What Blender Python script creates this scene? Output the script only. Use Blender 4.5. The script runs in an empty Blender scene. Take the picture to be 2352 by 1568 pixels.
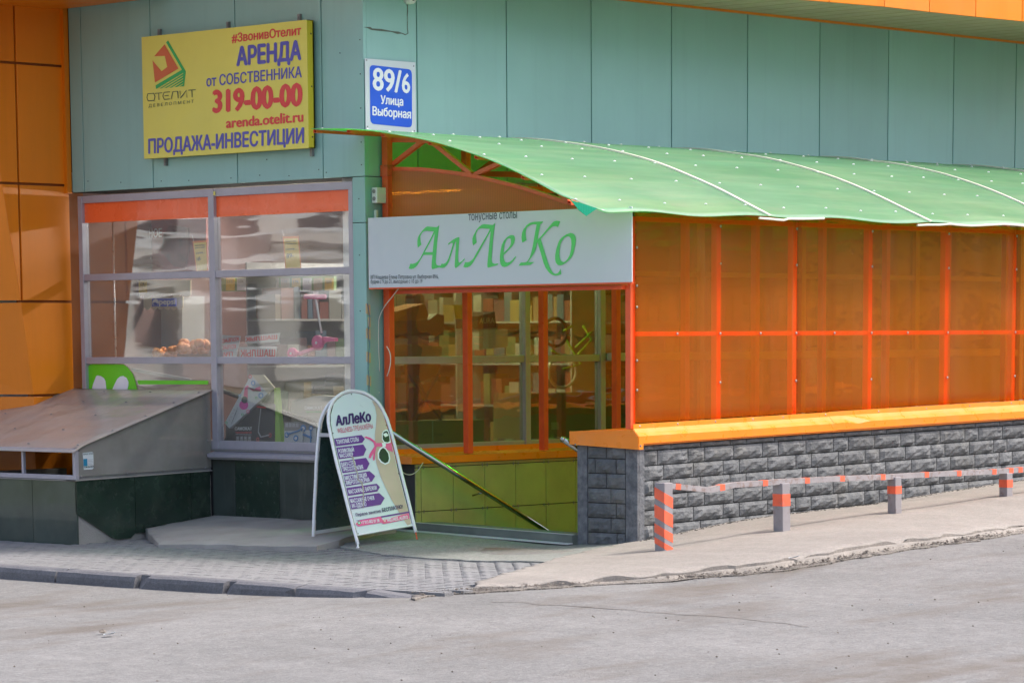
import bpy, bmesh, math, random
import numpy as np
from mathutils import Vector, Matrix, noise
random.seed(7)
sc = bpy.context.scene
col = sc.collection
R = math.radians
# ------------------------------------------------------------------ camera
F, HD, PT, RO, SH = 7400.0, R(43.3627), R(-7.9917), R(-0.36874), 1036.82
CX, CY = 1176.0, 784 + SH
_f = np.array([math.cos(HD)*math.cos(PT), math.sin(HD)*math.cos(PT), math.sin(PT)])
_r = np.array([math.sin(HD), -math.cos(HD), 0.0]); _u = np.cross(_r, _f)
RI = _r*math.cos(RO) + _u*math.sin(RO); UP = -_r*math.sin(RO) + _u*math.cos(RO); FW = _f
CAM = np.array([-20.56, -21.19, 1.63])
def ray(x, y): return FW + RI*(x-CX)/F - UP*(y-CY)/F
def _set():
    d = ray(838, 405); c = -d*29.0; c[2] = 0
    d2 = ray(600, 1185); t = (0-c[0])/d2[0]; c[2] = -(c[2]+d2[2]*t); return c
CAM = _set()
def onx(x, y, X): d = ray(x, y); return CAM + d*((X-CAM[0])/d[0])
def ony(x, y, Y): d = ray(x, y); return CAM + d*((Y-CAM[1])/d[1])
def onz(x, y, Z): d = ray(x, y); return CAM + d*((Z-CAM[2])/d[2])
def onpl(x, y, P, n): d = ray(x, y); return CAM + d*(((P-CAM)@n)/(d@n))
def crop(x0, y0, w, zw):
    return lambda x, y: ((x0 + x*w/zw)*.9408, (y0 + y*w/zw)*.9408)
cd = bpy.data.cameras.new('camera'); cam = bpy.data.objects.new('camera', cd); col.objects.link(cam)
cam.matrix_world = Matrix(((RI[0], UP[0], -FW[0], CAM[0]), (RI[1], UP[1], -FW[1], CAM[1]), (RI[2], UP[2], -FW[2], CAM[2]), (0, 0, 0, 1)))
cd.sensor_width = 36; cd.lens = F/2352*36; cd.shift_y = SH/2352; cd.clip_end = 2000
sc.camera = cam
# ------------------------------------------------------------------ light
SUN_EL, SUN_AZ = 55.0, -42.0      # azimuth of the sun measured from +X, counter-clockwise
w = bpy.data.worlds.new('World'); sc.world = w; w.use_nodes = True
nt = w.node_tree; nt.nodes.clear()
sky = nt.nodes.new('ShaderNodeTexSky'); sky.sky_type = 'NISHITA'; sky.sun_disc = False
sky.sun_elevation = R(SUN_EL); sky.sun_rotation = R(90-SUN_AZ); sky.air_density = 1.0; sky.dust_density = 4.0; sky.ozone_density = 0.6
bg = nt.nodes.new('ShaderNodeBackground'); bg.inputs[1].default_value = 0.15
wo = nt.nodes.new('ShaderNodeOutputWorld')
nt.links.new(sky.outputs[0], bg.inputs[0]); nt.links.new(bg.outputs[0], wo.inputs[0])
sd = bpy.data.lights.new('sun', 'SUN'); sd.energy = 1.45; sd.angle = R(7); sd.color = (1, .95, .88)
so = bpy.data.objects.new('sun', sd); col.objects.link(so)
sv = Vector((math.cos(R(SUN_AZ))*math.cos(R(SUN_EL)), math.sin(R(SUN_AZ))*math.cos(R(SUN_EL)), math.sin(R(SUN_EL))))
so.rotation_euler = sv.to_track_quat('Z', 'Y').to_euler(); so.location = (-20, -20, 30)
sc.view_settings.view_transform = 'Standard'; sc.view_settings.look = 'None'
sc.view_settings.exposure = 1.34; sc.view_settings.gamma = 1; sc.view_settings.use_curve_mapping = False
sc.cycles.use_denoising = True; sc.cycles.max_bounces = 8; sc.cycles.transparent_max_bounces = 24
sc.cycles.sample_clamp_indirect = 6; sc.cycles.caustics_reflective = False
# ------------------------------------------------------------------ materials
def S(r, g, b):
    f = lambda c: ((c/255+.055)/1.055)**2.4 if c > 10.3 else c/255/12.92
    return (f(r), f(g), f(b))
class NT:
    def __init__(s, name):
        s.m = bpy.data.materials.new(name); s.m.use_nodes = True; s.t = s.m.node_tree; s.t.nodes.clear()
        s.out = s.n('ShaderNodeOutputMaterial'); s.co = s.n('ShaderNodeTexCoord').outputs['Object']
        s.geo = None
    def n(s, k, **kw):
        q = s.t.nodes.new(k)
        for a, b in kw.items(): setattr(q, a, b)
        return q
    def l(s, a, b): s.t.links.new(a, b)
    def pos(s):
        if not s.geo: s.geo = s.n('ShaderNodeNewGeometry')
        return s.geo.outputs['Position']
    def noise(s, scale, detail=4, rough=.55, vec=None, stretch=None):
        v = vec or s.pos()
        if stretch:
            mp = s.n('ShaderNodeMapping'); s.l(v, mp.inputs[0]); mp.inputs['Scale'].default_value = stretch; v = mp.outputs[0]
        q = s.n('ShaderNodeTexNoise'); q.inputs['Scale'].default_value = scale; q.inputs['Detail'].default_value = detail
        q.inputs['Roughness'].default_value = rough; s.l(v, q.inputs['Vector']); return q.outputs[0]
    def ramp(s, fac, a, b, lo=.35, hi=.65):
        q = s.n('ShaderNodeMapRange'); q.inputs[1].default_value = lo; q.inputs[2].default_value = hi
        q.inputs[3].default_value = a; q.inputs[4].default_value = b; s.l(fac, q.inputs[0]); return q.outputs[0]
    def mix(s, fac, a, b, mode='MIX'):
        q = s.n('ShaderNodeMix', data_type='RGBA', blend_type=mode)
        for i, v in ((0, fac), (6, a), (7, b)):
            if hasattr(v, 'links'): s.l(v, q.inputs[i])
            elif i == 0: q.inputs[0].default_value = v
            else: q.inputs[i].default_value = (*v[:3], 1)
        return q.outputs[2]
    def bump(s, h, st, dist=.01):
        q = s.n('ShaderNodeBump'); q.inputs['Strength'].default_value = st; q.inputs['Distance'].default_value = dist
        s.l(h, q.inputs['Height']); return q.outputs[0]
    def prin(s, colr, rough=.5, metal=0, bump=None, spec=.5, coat=0):
        q = s.n('ShaderNodeBsdfPrincipled'); 
        if hasattr(colr, 'links'): s.l(colr, q.inputs['Base Color'])
        else: q.inputs['Base Color'].default_value = (*colr[:3], 1)
        if hasattr(rough, 'links'): s.l(rough, q.inputs['Roughness'])
        else: q.inputs['Roughness'].default_value = rough
        q.inputs['Metallic'].default_value = metal; q.inputs['Specular IOR Level'].default_value = spec; q.inputs['Coat Weight'].default_value = coat
        if bump: s.l(bump, q.inputs['Normal'])
        return q.outputs[0]
    def done(s, sh): s.l(sh, s.out.inputs[0]); return s.m
MATS = {}
def paint(name, c, rough=.45, var=.12, scale=3, metal=0, bump=0, bscale=60, spec=.5, dirt=None, dirtc=(.12, .1, .08), dlo=.52, dhi=.75, coat=0, streak=False):
    if name in MATS: return MATS[name]
    s = NT(name)
    n1 = s.noise(scale, 5); c2 = tuple(min(1, v*(1-var)) for v in c); c3 = tuple(min(1, v*(1+var)) for v in c)
    cc = s.mix(s.ramp(n1, 0, 1, .3, .7), c2, c3)
    if dirt:
        d = s.noise(scale*2.3, 8, .7, stretch=(1, 1, .12) if streak else None)
        cc = s.mix(s.ramp(d, 0, dirt, dlo, dhi), cc, dirtc)
    if name.endswith('cladding'):
        hs = s.n('ShaderNodeHueSaturation'); s.l(cc, hs.inputs['Color']); s.l(s.ramp(s.n('ShaderNodeObjectInfo').outputs['Random'], .92, 1.07, 0, 1), hs.inputs['Value']); cc = hs.outputs[0]
        cc = s.mix(s.ramp(s.noise(5, 6, .7, stretch=(1.2, 1.2, .06)), 0, .22, .52, .75), cc, tuple(v*.6 for v in c))
    rr = s.ramp(s.noise(scale*4, 3), max(0.02, rough-.08), min(1, rough+.1), .3, .7)
    b = s.bump(s.noise(bscale, 4, .6), bump, .01) if bump else None
    MATS[name] = s.done(s.prin(cc, rr, metal, b, spec, coat)); return MATS[name]
def emit(name, c, st):
    s = NT(name); e = s.n('ShaderNodeEmission'); e.inputs[0].default_value = (*c, 1); e.inputs[1].default_value = st
    return s.done(e.outputs[0])
TEAL = paint('teal_cladding', (.275, .485, .445), .36, .05, 1.2, dirt=.10, dirtc=(.16, .26, .22), streak=True, dlo=.5, dhi=.8, bump=.02, bscale=7)
ORPANEL = paint('orange_cladding', (.78, .215, .005), .38, .05, 1.0, dirt=.10, dirtc=(.25, .09, .02), streak=True)
CAPOR = paint('orange_cap_metal', (.86, .235, .012), .32, .06, 2, dirt=.3, dirtc=(.42, .25, .14), dlo=.5, dhi=.8, bump=.05, bscale=6)
RED = paint('orange_red_paint', (.78, .105, .03), .35, .07, 5, dirt=.18, dirtc=(.25, .06, .03))
RUSTY = paint('rusted_red_paint', (.7, .1, .035), .5, .1, 5, dirt=.8, dirtc=(.11, .04, .02))
ALU = paint('lilac_grey_aluminium', (.40, .38, .43), .38, .05, 6, metal=.25, dirt=.25, dirtc=(.2, .18, .18))
GREYM = paint('grey_metal', (.24, .235, .235), .45, .1, 6, metal=.2, dirt=.3)
WHITE = paint('white_print', (.60, .64, .66), .4, .02, 1.0, dirt=.06, dirtc=(.5, .5, .48))
TUBEW = paint('white_tube_paint', (.78, .78, .78), .3, .04, 6, dirt=.2, dirtc=(.45, .42, .38))
PLAST = paint('white_plastic', (.7, .7, .66), .4, .04, 6)
DARK = paint('dark_joint', (.012, .022, .022), .8, .1, 5)
BLACKM = paint('black_metal', (.03, .03, .03), .35, .1, 6)
CHROME = paint('polished_steel', (.36, .37, .35), .12, .03, 6, metal=1)
YEL = paint('yellow_sign_sheet', (.80, .70, .125), .4, .04, 1.2, dirt=.12, dirtc=(.5, .4, .12))
YELS = paint('yellow_sign_side', (.72, .58, .03), .4, .04, 1.2)
BLUE = paint('blue_print', (.008, .10, .66), .35, .03, 3)
LBLUE = paint('violet_blue_print', (.10, .095, .42), .4, .04, 3)
LRED = paint('red_print', (.75, .06, .06), .4, .04, 3)
LGRN = paint('green_print', (.09, .62, .14), .4, .04, 3)
LOGOG = paint('logo_green_print', (.03, .42, .10), .4, .04, 3)
LOGOO = paint('logo_orange_print', (.68, .14, .045), .4, .04, 3)
INK = paint('dark_ink', (.025, .05, .06), .5, .04, 3)
PURP = paint('purple_print', (.14, .03, .25), .4, .05, 3)
DPURP = paint('deep_purple_print', (.05, .012, .12), .4, .05, 3)
PINK = paint('pink_print', (.80, .10, .28), .4, .08, 6)
SKIN = paint('beige_print', (.55, .42, .32), .45, .12, 2.2)
MINT = paint('mint_white_board', (.66, .73, .71), .35, .03, 2)
BOARDB = paint('dark_board_back', (.035, .062, .055), .28, .1, 3)
GRNTILE = paint('dark_green_tile', (.022, .040, .029), .22, .35, 2.5, dirt=.35, dirtc=(.11, .12, .09), bump=.05, bscale=30, dlo=.5, dhi=.72, coat=.2)
GRNTILE2 = paint('worn_green_tile', (.045, .058, .05), .4, .3, 3, dirt=.6, dirtc=(.13, .145, .12), streak=True, bump=.06, bscale=30)
PITTILE = paint('canopy_tinted_pit_tile', (.38, .41, .14), .4, .12, 2.5, dirt=.3, dirtc=(.2, .18, .1))  # beige tile tinted yellow-green, standing in for light through the canopy
CONC = paint('concrete', (.31, .29, .27), .85, .16, 2.2, dirt=.45, dirtc=(.2, .18, .165), bump=.5, bscale=70)
MORTAR = paint('dark_mortar', (.045, .045, .048), .9, .2, 6)
GREENFILM = paint('lime_film', (.14, .60, .015), .4, .03, 3)
ORFILM = paint('orange_film', (.98, .14, .035), .28, .04, 1.2, coat=.3)
WHITEFILM = paint('white_film', (.78, .76, .8), .35, .03, 3)
PLASTER = paint('cream_plaster', (.62, .58, .50), .7, .05, 2)
CARD = paint('brown_cardboard', (.36, .24, .13), .8, .08, 4)
LIGHTG = paint('pale_grey_metal', (.5, .5, .52), .4, .05, 3)
SOFF = paint('tan_soffit', (.50, .37, .22), .5, .06, 2)
RUBBER = paint('black_rubber', (.02, .02, .02), .7, .1, 6)
def brickmat():
    s = NT('split_face_brick')
    oi = s.n('ShaderNodeObjectInfo').outputs['Random']
    n1 = s.noise(9, 8, .65); cc = s.mix(s.ramp(n1, 0, 1, .35, .65), (.095, .10, .105), (.155, .16, .165))
    q = s.n('ShaderNodeHueSaturation'); s.l(cc, q.inputs['Color']); s.l(s.ramp(oi, .88, 1.12, 0, 1), q.inputs['Value'])
    d = s.noise(2.5, 6, .7); cc = s.mix(s.ramp(d, 0, .45, .5, .7), q.outputs[0], (.19, .18, .155))
    h = s.noise(26, 8, .62, stretch=(.8, 1, 1.3))
    return s.done(s.prin(cc, .75, 0, s.bump(h, .55, .03), .3))
BRICK = brickmat()
def pilmat():
    s = NT('rough_grey_render'); n1 = s.noise(14, 7, .6)
    return s.done(s.prin(s.mix(s.ramp(n1, 0, 1, .35, .65), (.10, .105, .115), (.2, .205, .215)), .8, 0, s.bump(s.noise(40, 6, .6), .7, .02), .3))
PILR = pilmat()
def groundmat(name, c1, c2, fine, dust=None, dustamt=0, specks=.5, patch=None):
    s = NT(name)
    big = s.noise(.5, 6, .6, stretch=(1, 1, 1)); mid = s.noise(3.5, 6, .65); sm = s.noise(fine, 6, .7)
    cc = s.mix(s.ramp(big, 0, 1, .3, .7), c1, c2)
    cc = s.mix(s.ramp(mid, 0, .35, .4, .7), cc, tuple(v*.78 for v in c1))
    s2 = s.noise(fine*2.6, 3, .6); s3 = s.noise(fine*.35, 5, .7)
    ad = s.n('ShaderNodeMath', operation='ADD'); s.l(sm, ad.inputs[0]); s.l(s2, ad.inputs[1]); hf = s.n('ShaderNodeMath', operation='MULTIPLY_ADD'); s.l(s3, hf.inputs[0]); hf.inputs[1].default_value = .8; s.l(ad.outputs[0], hf.inputs[2])
    g = s.ramp(hf.outputs[0], 1-.75*specks, 1+.5*specks, 1.1, 1.7)
    q = s.n('ShaderNodeHueSaturation'); s.l(cc, q.inputs['Color']); s.l(g, q.inputs['Value']); cc = q.outputs[0]
    vo = s.n('ShaderNodeTexVoronoi'); vo.inputs['Scale'].default_value = fine*.75; s.l(s.pos(), vo.inputs['Vector'])
    sp = s.ramp(vo.outputs['Distance'], .55*specks, 0, .08, .2)
    cc = s.mix(sp, cc, tuple(v*.45 for v in c1))
    if patch:
        pn = s.noise(.9, 5, .62, stretch=patch); cc = s.mix(s.ramp(pn, 0, .8, .52, .68), cc, (.12, .102, .085))
    cc = s.mix(s.ramp(s.noise(1.3, 4, .7, stretch=(2.2, .5, 1)), 0, .3, .5, .75), cc, tuple(min(1, v*1.25) for v in c2))
    return s.done(s.prin(cc, .82, 0, s.bump(sm, .55, .012), .3))
ROADM = groundmat('worn_pale_asphalt', (.160, .156, .150), (.212, .205, .198), 38, patch=(.55, 1.6, 1))
WALKM = groundmat('dusty_pavement', (.235, .212, .19), (.29, .262, .235), 45, specks=.35)
APRM = groundmat('grey_apron', (.20, .205, .19), (.26, .262, .243), 40, specks=.6)
PAVM = groundmat('paving_stone_grey', (.19, .188, .19), (.24, .236, .24), 50, specks=.4)
KERBM = groundmat('dark_kerb_concrete', (.11, .11, .122), (.165, .162, .172), 40, specks=.4)
GROUNDM = groundmat('bare_ground', (.12, .11, .07), (.10, .14, .05), 6)
# translucent sheets
def sheetmat(name, tr, tl, diff, w_tr, w_tl, rough=.22, ribs=None, bumpsc=.6, bumpst=.25, dust=0, dustc=(.6, .6, .55), gl=1.0, dstretch=None, marks=False):
    s = NT(name)
    T = s.n('ShaderNodeBsdfTransparent'); T.inputs[0].default_value = (*tr, 1)
    L = s.n('ShaderNodeBsdfTranslucent'); L.inputs[0].default_value = (*tl, 1)
    bm_ = s.bump(s.noise(bumpsc, 3, .5, stretch=(1, 1, .5)), bumpst, .3)
    dc = s.mix(s.ramp(s.noise(1.6, 6, .65, stretch=dstretch), 0, dust, .42, .68), diff, dustc) if dust else diff
    if marks: dc = s.mix(s.ramp(s.noise(7, 6, .75), 0, .8, .66, .74), dc, (.85, .5, .3))
    P = s.prin(dc, rough, 0, bm_, .5*gl, .25*gl)
    m1 = s.n('ShaderNodeMixShader'); s.l(P, m1.inputs[1]); s.l(L.outputs[0], m1.inputs[2]); m1.inputs[0].default_value = w_tl
    m2 = s.n('ShaderNodeMixShader'); s.l(m1.outputs[0], m2.inputs[1]); s.l(T.outputs[0], m2.inputs[2]); 
    fac = None
    if ribs:
        sx = s.n('ShaderNodeSeparateXYZ'); s.l(s.pos(), sx.inputs[0])
        mu = s.n('ShaderNodeMath', operation='MULTIPLY'); s.l(sx.outputs[ribs[0]], mu.inputs[0]); mu.inputs[1].default_value = 2*math.pi/ribs[1]
        si = s.n('ShaderNodeMath', operation='SINE'); s.l(mu.outputs[0], si.inputs[0])
        fac = s.ramp(si.outputs[0], w_tr-ribs[2], w_tr+ribs[2], -1, 1)
    if dust and not ribs: fac = s.ramp(s.noise(1.1, 5, .65, stretch=dstretch), w_tr, w_tr*.6, .4, .7)
    if fac is not None: s.l(fac, m2.inputs[0])
    else: m2.inputs[0].default_value = w_tr
    return s.done(m2.outputs[0])
ORSHEET = sheetmat('orange_polycarbonate', (1, .56, .10), (.98, .40, .03), (.70, .29, .035), .70, .42, .25, ribs=(2, .021, .022), bumpsc=.8, bumpst=.5, dust=.5, dustc=(.70, .34, .12), dstretch=(2.2, 1, .3), gl=.9, marks=True)
ORSHEETV = sheetmat('orange_polycarbonate_gable', (.95, .50, .14), (.95, .34, .05), (.58, .24, .06), .10, .55, .3, ribs=(1, .021, .06), dust=.3, dustc=(.5, .28, .12))
GRSHEET = sheetmat('green_polycarbonate', (.26, .95, .24), (.17, .86, .14), (.38, .51, .45), .40, .38, .27, bumpsc=.5, bumpst=.3, dust=.95, dustc=(.60, .63, .54), gl=2.0, dstretch=(.35, 2.4, 1))
SMOKE = sheetmat('smoky_polycarbonate', (.72, .70, .66), (.6, .58, .55), (.46, .44, .41), .55, .2, .3, bumpsc=1.5, bumpst=.2, dust=.3, dustc=(.4, .34, .28))
SMOKETOP = sheetmat('dusty_polycarbonate', (.62, .6, .56), (.5, .48, .45), (.52, .455, .41), .10, .1, .28, bumpsc=2, bumpst=.25, dust=.55, dustc=(.50, .36, .27), dstretch=(1, .35, 1))
def glassmat(name, tint, refl, bsc, bst):
    s = NT(name)
    T = s.n('ShaderNodeBsdfTransparent'); T.inputs[0].default_value = (*tint, 1)
    G = s.n('ShaderNodeBsdfGlossy'); G.inputs['Roughness'].default_value = .02; G.inputs[0].default_value = (.95, .95, .95, 1)
    b = s.bump(s.noise(bsc, 3, .45, stretch=(1, .45, 2.2)), bst, .05); s.l(b, G.inputs['Normal'])
    lw = s.n('ShaderNodeLayerWeight'); lw.inputs[0].default_value = .5; pw = s.n('ShaderNodeMath', operation='POWER'); s.l(lw.outputs['Facing'], pw.inputs[0]); pw.inputs[1].default_value = 4.0
    m = s.n('ShaderNodeMath', operation='MULTIPLY_ADD'); s.l(pw.outputs[0], m.inputs[0]); m.inputs[1].default_value = .6; m.inputs[2].default_value = refl
    D = s.n('ShaderNodeBsdfDiffuse'); D.inputs[0].default_value = (.6, .58, .55, 1)
    mx = s.n('ShaderNodeMixShader'); s.l(m.outputs[0], mx.inputs[0]); s.l(T.outputs[0], mx.inputs[1]); s.l(G.outputs[0], mx.inputs[2])
    m3 = s.n('ShaderNodeMixShader'); m3.inputs[0].default_value = .05; s.l(mx.outputs[0], m3.inputs[1]); s.l(D.outputs[0], m3.inputs[2])
    return s.done(m3.outputs[0])
GLASS = glassmat('window_glass', (.98, .98, .97), .13, 1.0, .045)
GLASS2 = glassmat('shade_tinted_glass', (.66, .72, .50), .13, .9, .15)  # tint darkens and greens the panes, standing in for the dim interior
# ------------------------------------------------------------------ mesh helpers
class MB:
    def __init__(s): s.v = []; s.f = []
    def add(s, vs, fs):
        o = len(s.v); s.v += [tuple(float(q) for q in p) for p in vs]; s.f += [tuple(i+o for i in f) for f in fs]; return s
    def box(s, x0, x1, y0, y1, z0, z1):
        return s.add([(x0, y0, z0), (x1, y0, z0), (x1, y1, z0), (x0, y1, z0), (x0, y0, z1), (x1, y0, z1), (x1, y1, z1), (x0, y1, z1)],
                     [(0, 3, 2, 1), (4, 5, 6, 7), (0, 1, 5, 4), (1, 2, 6, 5), (2, 3, 7, 6), (3, 0, 4, 7)])
    def prism(s, pts, d):
        """closed polygon (3D points) swept by vector d"""
        n = len(pts); p = [np.array(q, float) for q in pts]; d = np.array(d, float)
        return s.add(p+[q+d for q in p], [tuple(range(n))[::-1], tuple(range(n, 2*n))]+[(i, (i+1) % n, n+(i+1) % n, n+i) for i in range(n)])
    def bar(s, a, b, w, h, up=(0, 0, 1)):
        a = np.array(a, float); b = np.array(b, float); t = b-a; t /= np.linalg.norm(t)
        sd_ = np.cross(t, up); sd_ /= np.linalg.norm(sd_); u = np.cross(sd_, t)
        q = [a+sd_*i*w/2+u*j*h/2 for i, j in ((-1, -1), (1, -1), (1, 1), (-1, 1))]
        return s.prism(q, b-a)
    def tube(s, pts, r, n=10, cap=True):
        pts = [np.array(p, float) for p in pts]; o = len(s.v); m = len(pts); ref = None
        for i, p in enumerate(pts):
            t = (pts[min(i+1, m-1)]-pts[max(i-1, 0)]); t /= np.linalg.norm(t)
            if ref is None: ref = np.cross(t, (0.31, .2, .93)); ref /= np.linalg.norm(ref)
            ref = ref - t*(ref@t); ref /= np.linalg.norm(ref); b = np.cross(t, ref)
            for k in range(n):
                a = 2*math.pi*k/n; s.v.append(tuple(p+(ref*math.cos(a)+b*math.sin(a))*r))
        for i in range(m-1):
            for k in range(n): s.f.append((o+i*n+k, o+i*n+(k+1) % n, o+(i+1)*n+(k+1) % n, o+(i+1)*n+k))
        if cap: s.f.append(tuple(o+k for k in range(n))[::-1]); s.f.append(tuple(o+(m-1)*n+k for k in range(n)))
        return s
    def lathe(s, c, prof, n=14, ax=2):
        o = len(s.v); c = np.array(c, float)
        for r, h in prof:
            for k in range(n):
                a = 2*math.pi*k/n; p = [r*math.cos(a), r*math.sin(a)]; p.insert(ax, h); s.v.append(tuple(c+p))
        for i in range(len(prof)-1):
            for k in range(n): s.f.append((o+i*n+k, o+i*n+(k+1) % n, o+(i+1)*n+(k+1) % n, o+(i+1)*n+k))
        s.f.append(tuple(o+k for k in range(n))[::-1]); s.f.append(tuple(o+(len(prof)-1)*n+k for k in range(n))); return s
    def grid(s, P, nu, nv):
        o = len(s.v); s.v += [tuple(map(float, P(i/(nu-1), j/(nv-1)))) for i in range(nu) for j in range(nv)]
        s.f += [(o+i*nv+j, o+(i+1)*nv+j, o+(i+1)*nv+j+1, o+i*nv+j+1) for i in range(nu-1) for j in range(nv-1)]; return s
    def ball(s, c, r, n=10, sq=1):
        prof = [(r*math.sin(math.pi*i/n)+1e-4, -r*sq*math.cos(math.pi*i/n)) for i in range(n+1)]
        return s.lathe(c, prof, n+2)
def wloc(o):
    l = np.zeros(3)
    while o is not None: l += np.array(o.location); o = o.parent
    return l
def fin(name, me, mat, parent, loc=None, smooth=False, bevel=0):
    if mat: me.materials.append(mat)
    if smooth: me.polygons.foreach_set('use_smooth', [True]*len(me.polygons))
    o = bpy.data.objects.new(name, me); col.objects.link(o); o.parent = parent
    if loc is not None: o.location = loc
    if bevel:
        b = o.modifiers.new('bevel', 'BEVEL'); b.width = bevel; b.segments = 2; b.limit_method = 'ANGLE'; b.angle_limit = R(40)
    return o
def obj(name, mb, mat, parent=None, smooth=False, bevel=0, flip=False):
    v = np.array(mb.v); lo = v.min(0); hi = v.max(0); org = np.array([(lo[0]+hi[0])/2, (lo[1]+hi[1])/2, lo[2]])
    me = bpy.data.meshes.new(name); me.from_pydata((v-org).tolist(), [], mb.f); me.update()
    bm = bmesh.new(); bm.from_mesh(me); bmesh.ops.recalc_face_normals(bm, faces=bm.faces); bm.to_mesh(me); bm.free()
    return fin(name, me, mat, parent, org-wloc(parent), smooth, bevel)
def tag(o, label=None, cat=None, group=None, kind=None):
    if label: o['label'] = label
    if cat: o['category'] = cat
    if group: o['group'] = group
    if kind: o['kind'] = kind
    return o
def thing(name, loc, label, cat, group=None, kind=None):
    o = bpy.data.objects.new(name, None); col.objects.link(o); o.location = [float(q) for q in loc]; o.empty_display_size = .2
    return tag(o, label, cat, group, kind)
def copyobj(o, parent, loc):
    c = o.copy(); col.objects.link(c); c.parent = parent; c.location = loc; return c
def structure(o): return tag(o, kind='structure')
from mathutils.geometry import delaunay_2d_cdt
def fill2d(loops):
    """triangulate closed 2D loops (even-odd rule), robust for glyph outlines"""
    V = []; E_ = []
    for lp in loops:
        o = len(V); n = len(lp); V += [Vector(p) for p in lp]; E_ += [(o+i, o+(i+1) % n) for i in range(n)]
    r = delaunay_2d_cdt(V, E_, [], 0, 1e-6); vv = r[0]; fs = []
    L = [np.array(lp, float) for lp in loops]
    for t in r[2]:
        cx = sum(vv[i].x for i in t)/len(t); cy = sum(vv[i].y for i in t)/len(t); ins = False
        for q in L:
            x1, y1 = q[:, 0], q[:, 1]; x2, y2 = np.roll(x1, -1), np.roll(y1, -1)
            m = (y1 > cy) != (y2 > cy)
            if m.any(): ins ^= bool(np.count_nonzero(cx < (x2-x1)[m]*(cy-y1[m])/(y2-y1)[m]+x1[m]) % 2)
        if ins: fs.append(tuple(t))
    return [(p.x, p.y) for p in vv], fs
def wire_loops(me):
    nx = {}
    for e in me.edges: a, b = e.vertices; nx.setdefault(a, []).append(b); nx.setdefault(b, []).append(a)
    seen = set(); out = []
    for st in nx:
        if st in seen: continue
        lp = [st]; seen.add(st); prev = None; cur = st
        while True:
            c = [q for q in nx[cur] if q != prev and q not in seen]
            if not c: break
            prev, cur = cur, c[0]; seen.add(cur); lp.append(cur)
        if len(lp) > 2: out.append([(me.vertices[i].co.x, me.vertices[i].co.y) for i in lp])
    return out
# flat print: outlines in pixel/crop coordinates laid on a plane
def loops_mesh(loops, planefn, off):
    """filled 2D outline (holes allowed) -> list of world points + faces"""
    vv, fs = fill2d([[(x, -y) for x, y in lp] for lp in loops])
    return [tuple(planefn(x, -y)+off) for x, y in vv], fs
def printed(name, loops, planefn, off, mat, parent):
    vs, fs = loops_mesh(loops, planefn, np.array(off, float)); m = MB().add(vs, fs); return obj(name, m, mat, parent)
_tc = {}
def textmesh(s, bold):
    k = (s, bold)
    if k not in _tc:
        cu = bpy.data.curves.new('tmp', 'FONT'); cu.body = s; cu.resolution_u = 3; cu.fill_mode = 'NONE'
        o = bpy.data.objects.new('tmp', cu); me = bpy.data.meshes.new_from_object(o)
        v, f = fill2d(wire_loops(me))
        bpy.data.objects.remove(o); bpy.data.curves.remove(cu); bpy.data.meshes.remove(me)
        _tc[k] = (v, f)
    return _tc[k]
CAPH = max(y for x, y in textmesh('H', 0)[0])
def lettering(s, a, b, h, planefn, off, mat, parent, bold=.0, lean=0, name='lettering', mirror=False):
    """baseline from pixel a to pixel b, capital height h pixels, on a real plane"""
    v, f = textmesh(s, 0); nv0 = len(v)
    if bold:   # heavier weight: overlaid copies shifted sideways
        v0, f0 = v, f; v, f = [], []
        for k, (sx, sy) in enumerate(((-1, 0), (1, 0), (0, .6), (0, -.6), (-.5, .4), (.5, -.4))):
            f += [tuple(i+len(v) for i in q) for q in f0]; v += [(x+sx*bold, y+sy*bold) for x, y in v0]
    P0 = planefn(*a); P1 = planefn(*b); Pt = planefn(a[0]+lean, a[1]-h)
    x0 = min(q[0] for q in v); x1 = max(q[0] for q in v)
    pts = []
    offv = np.array(off, float); nrm_ = offv/(np.linalg.norm(offv)+1e-12)
    for vi, (x, y) in enumerate(v):
        k = (x-x0)/(x1-x0)
        if mirror: k = 1-k
        pts.append(P0+(P1-P0)*k+(Pt-P0)*(y/CAPH)+offv+nrm_*.00012*(vi//nv0))
    return obj(name, MB().add(pts, f), mat, parent)
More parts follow.
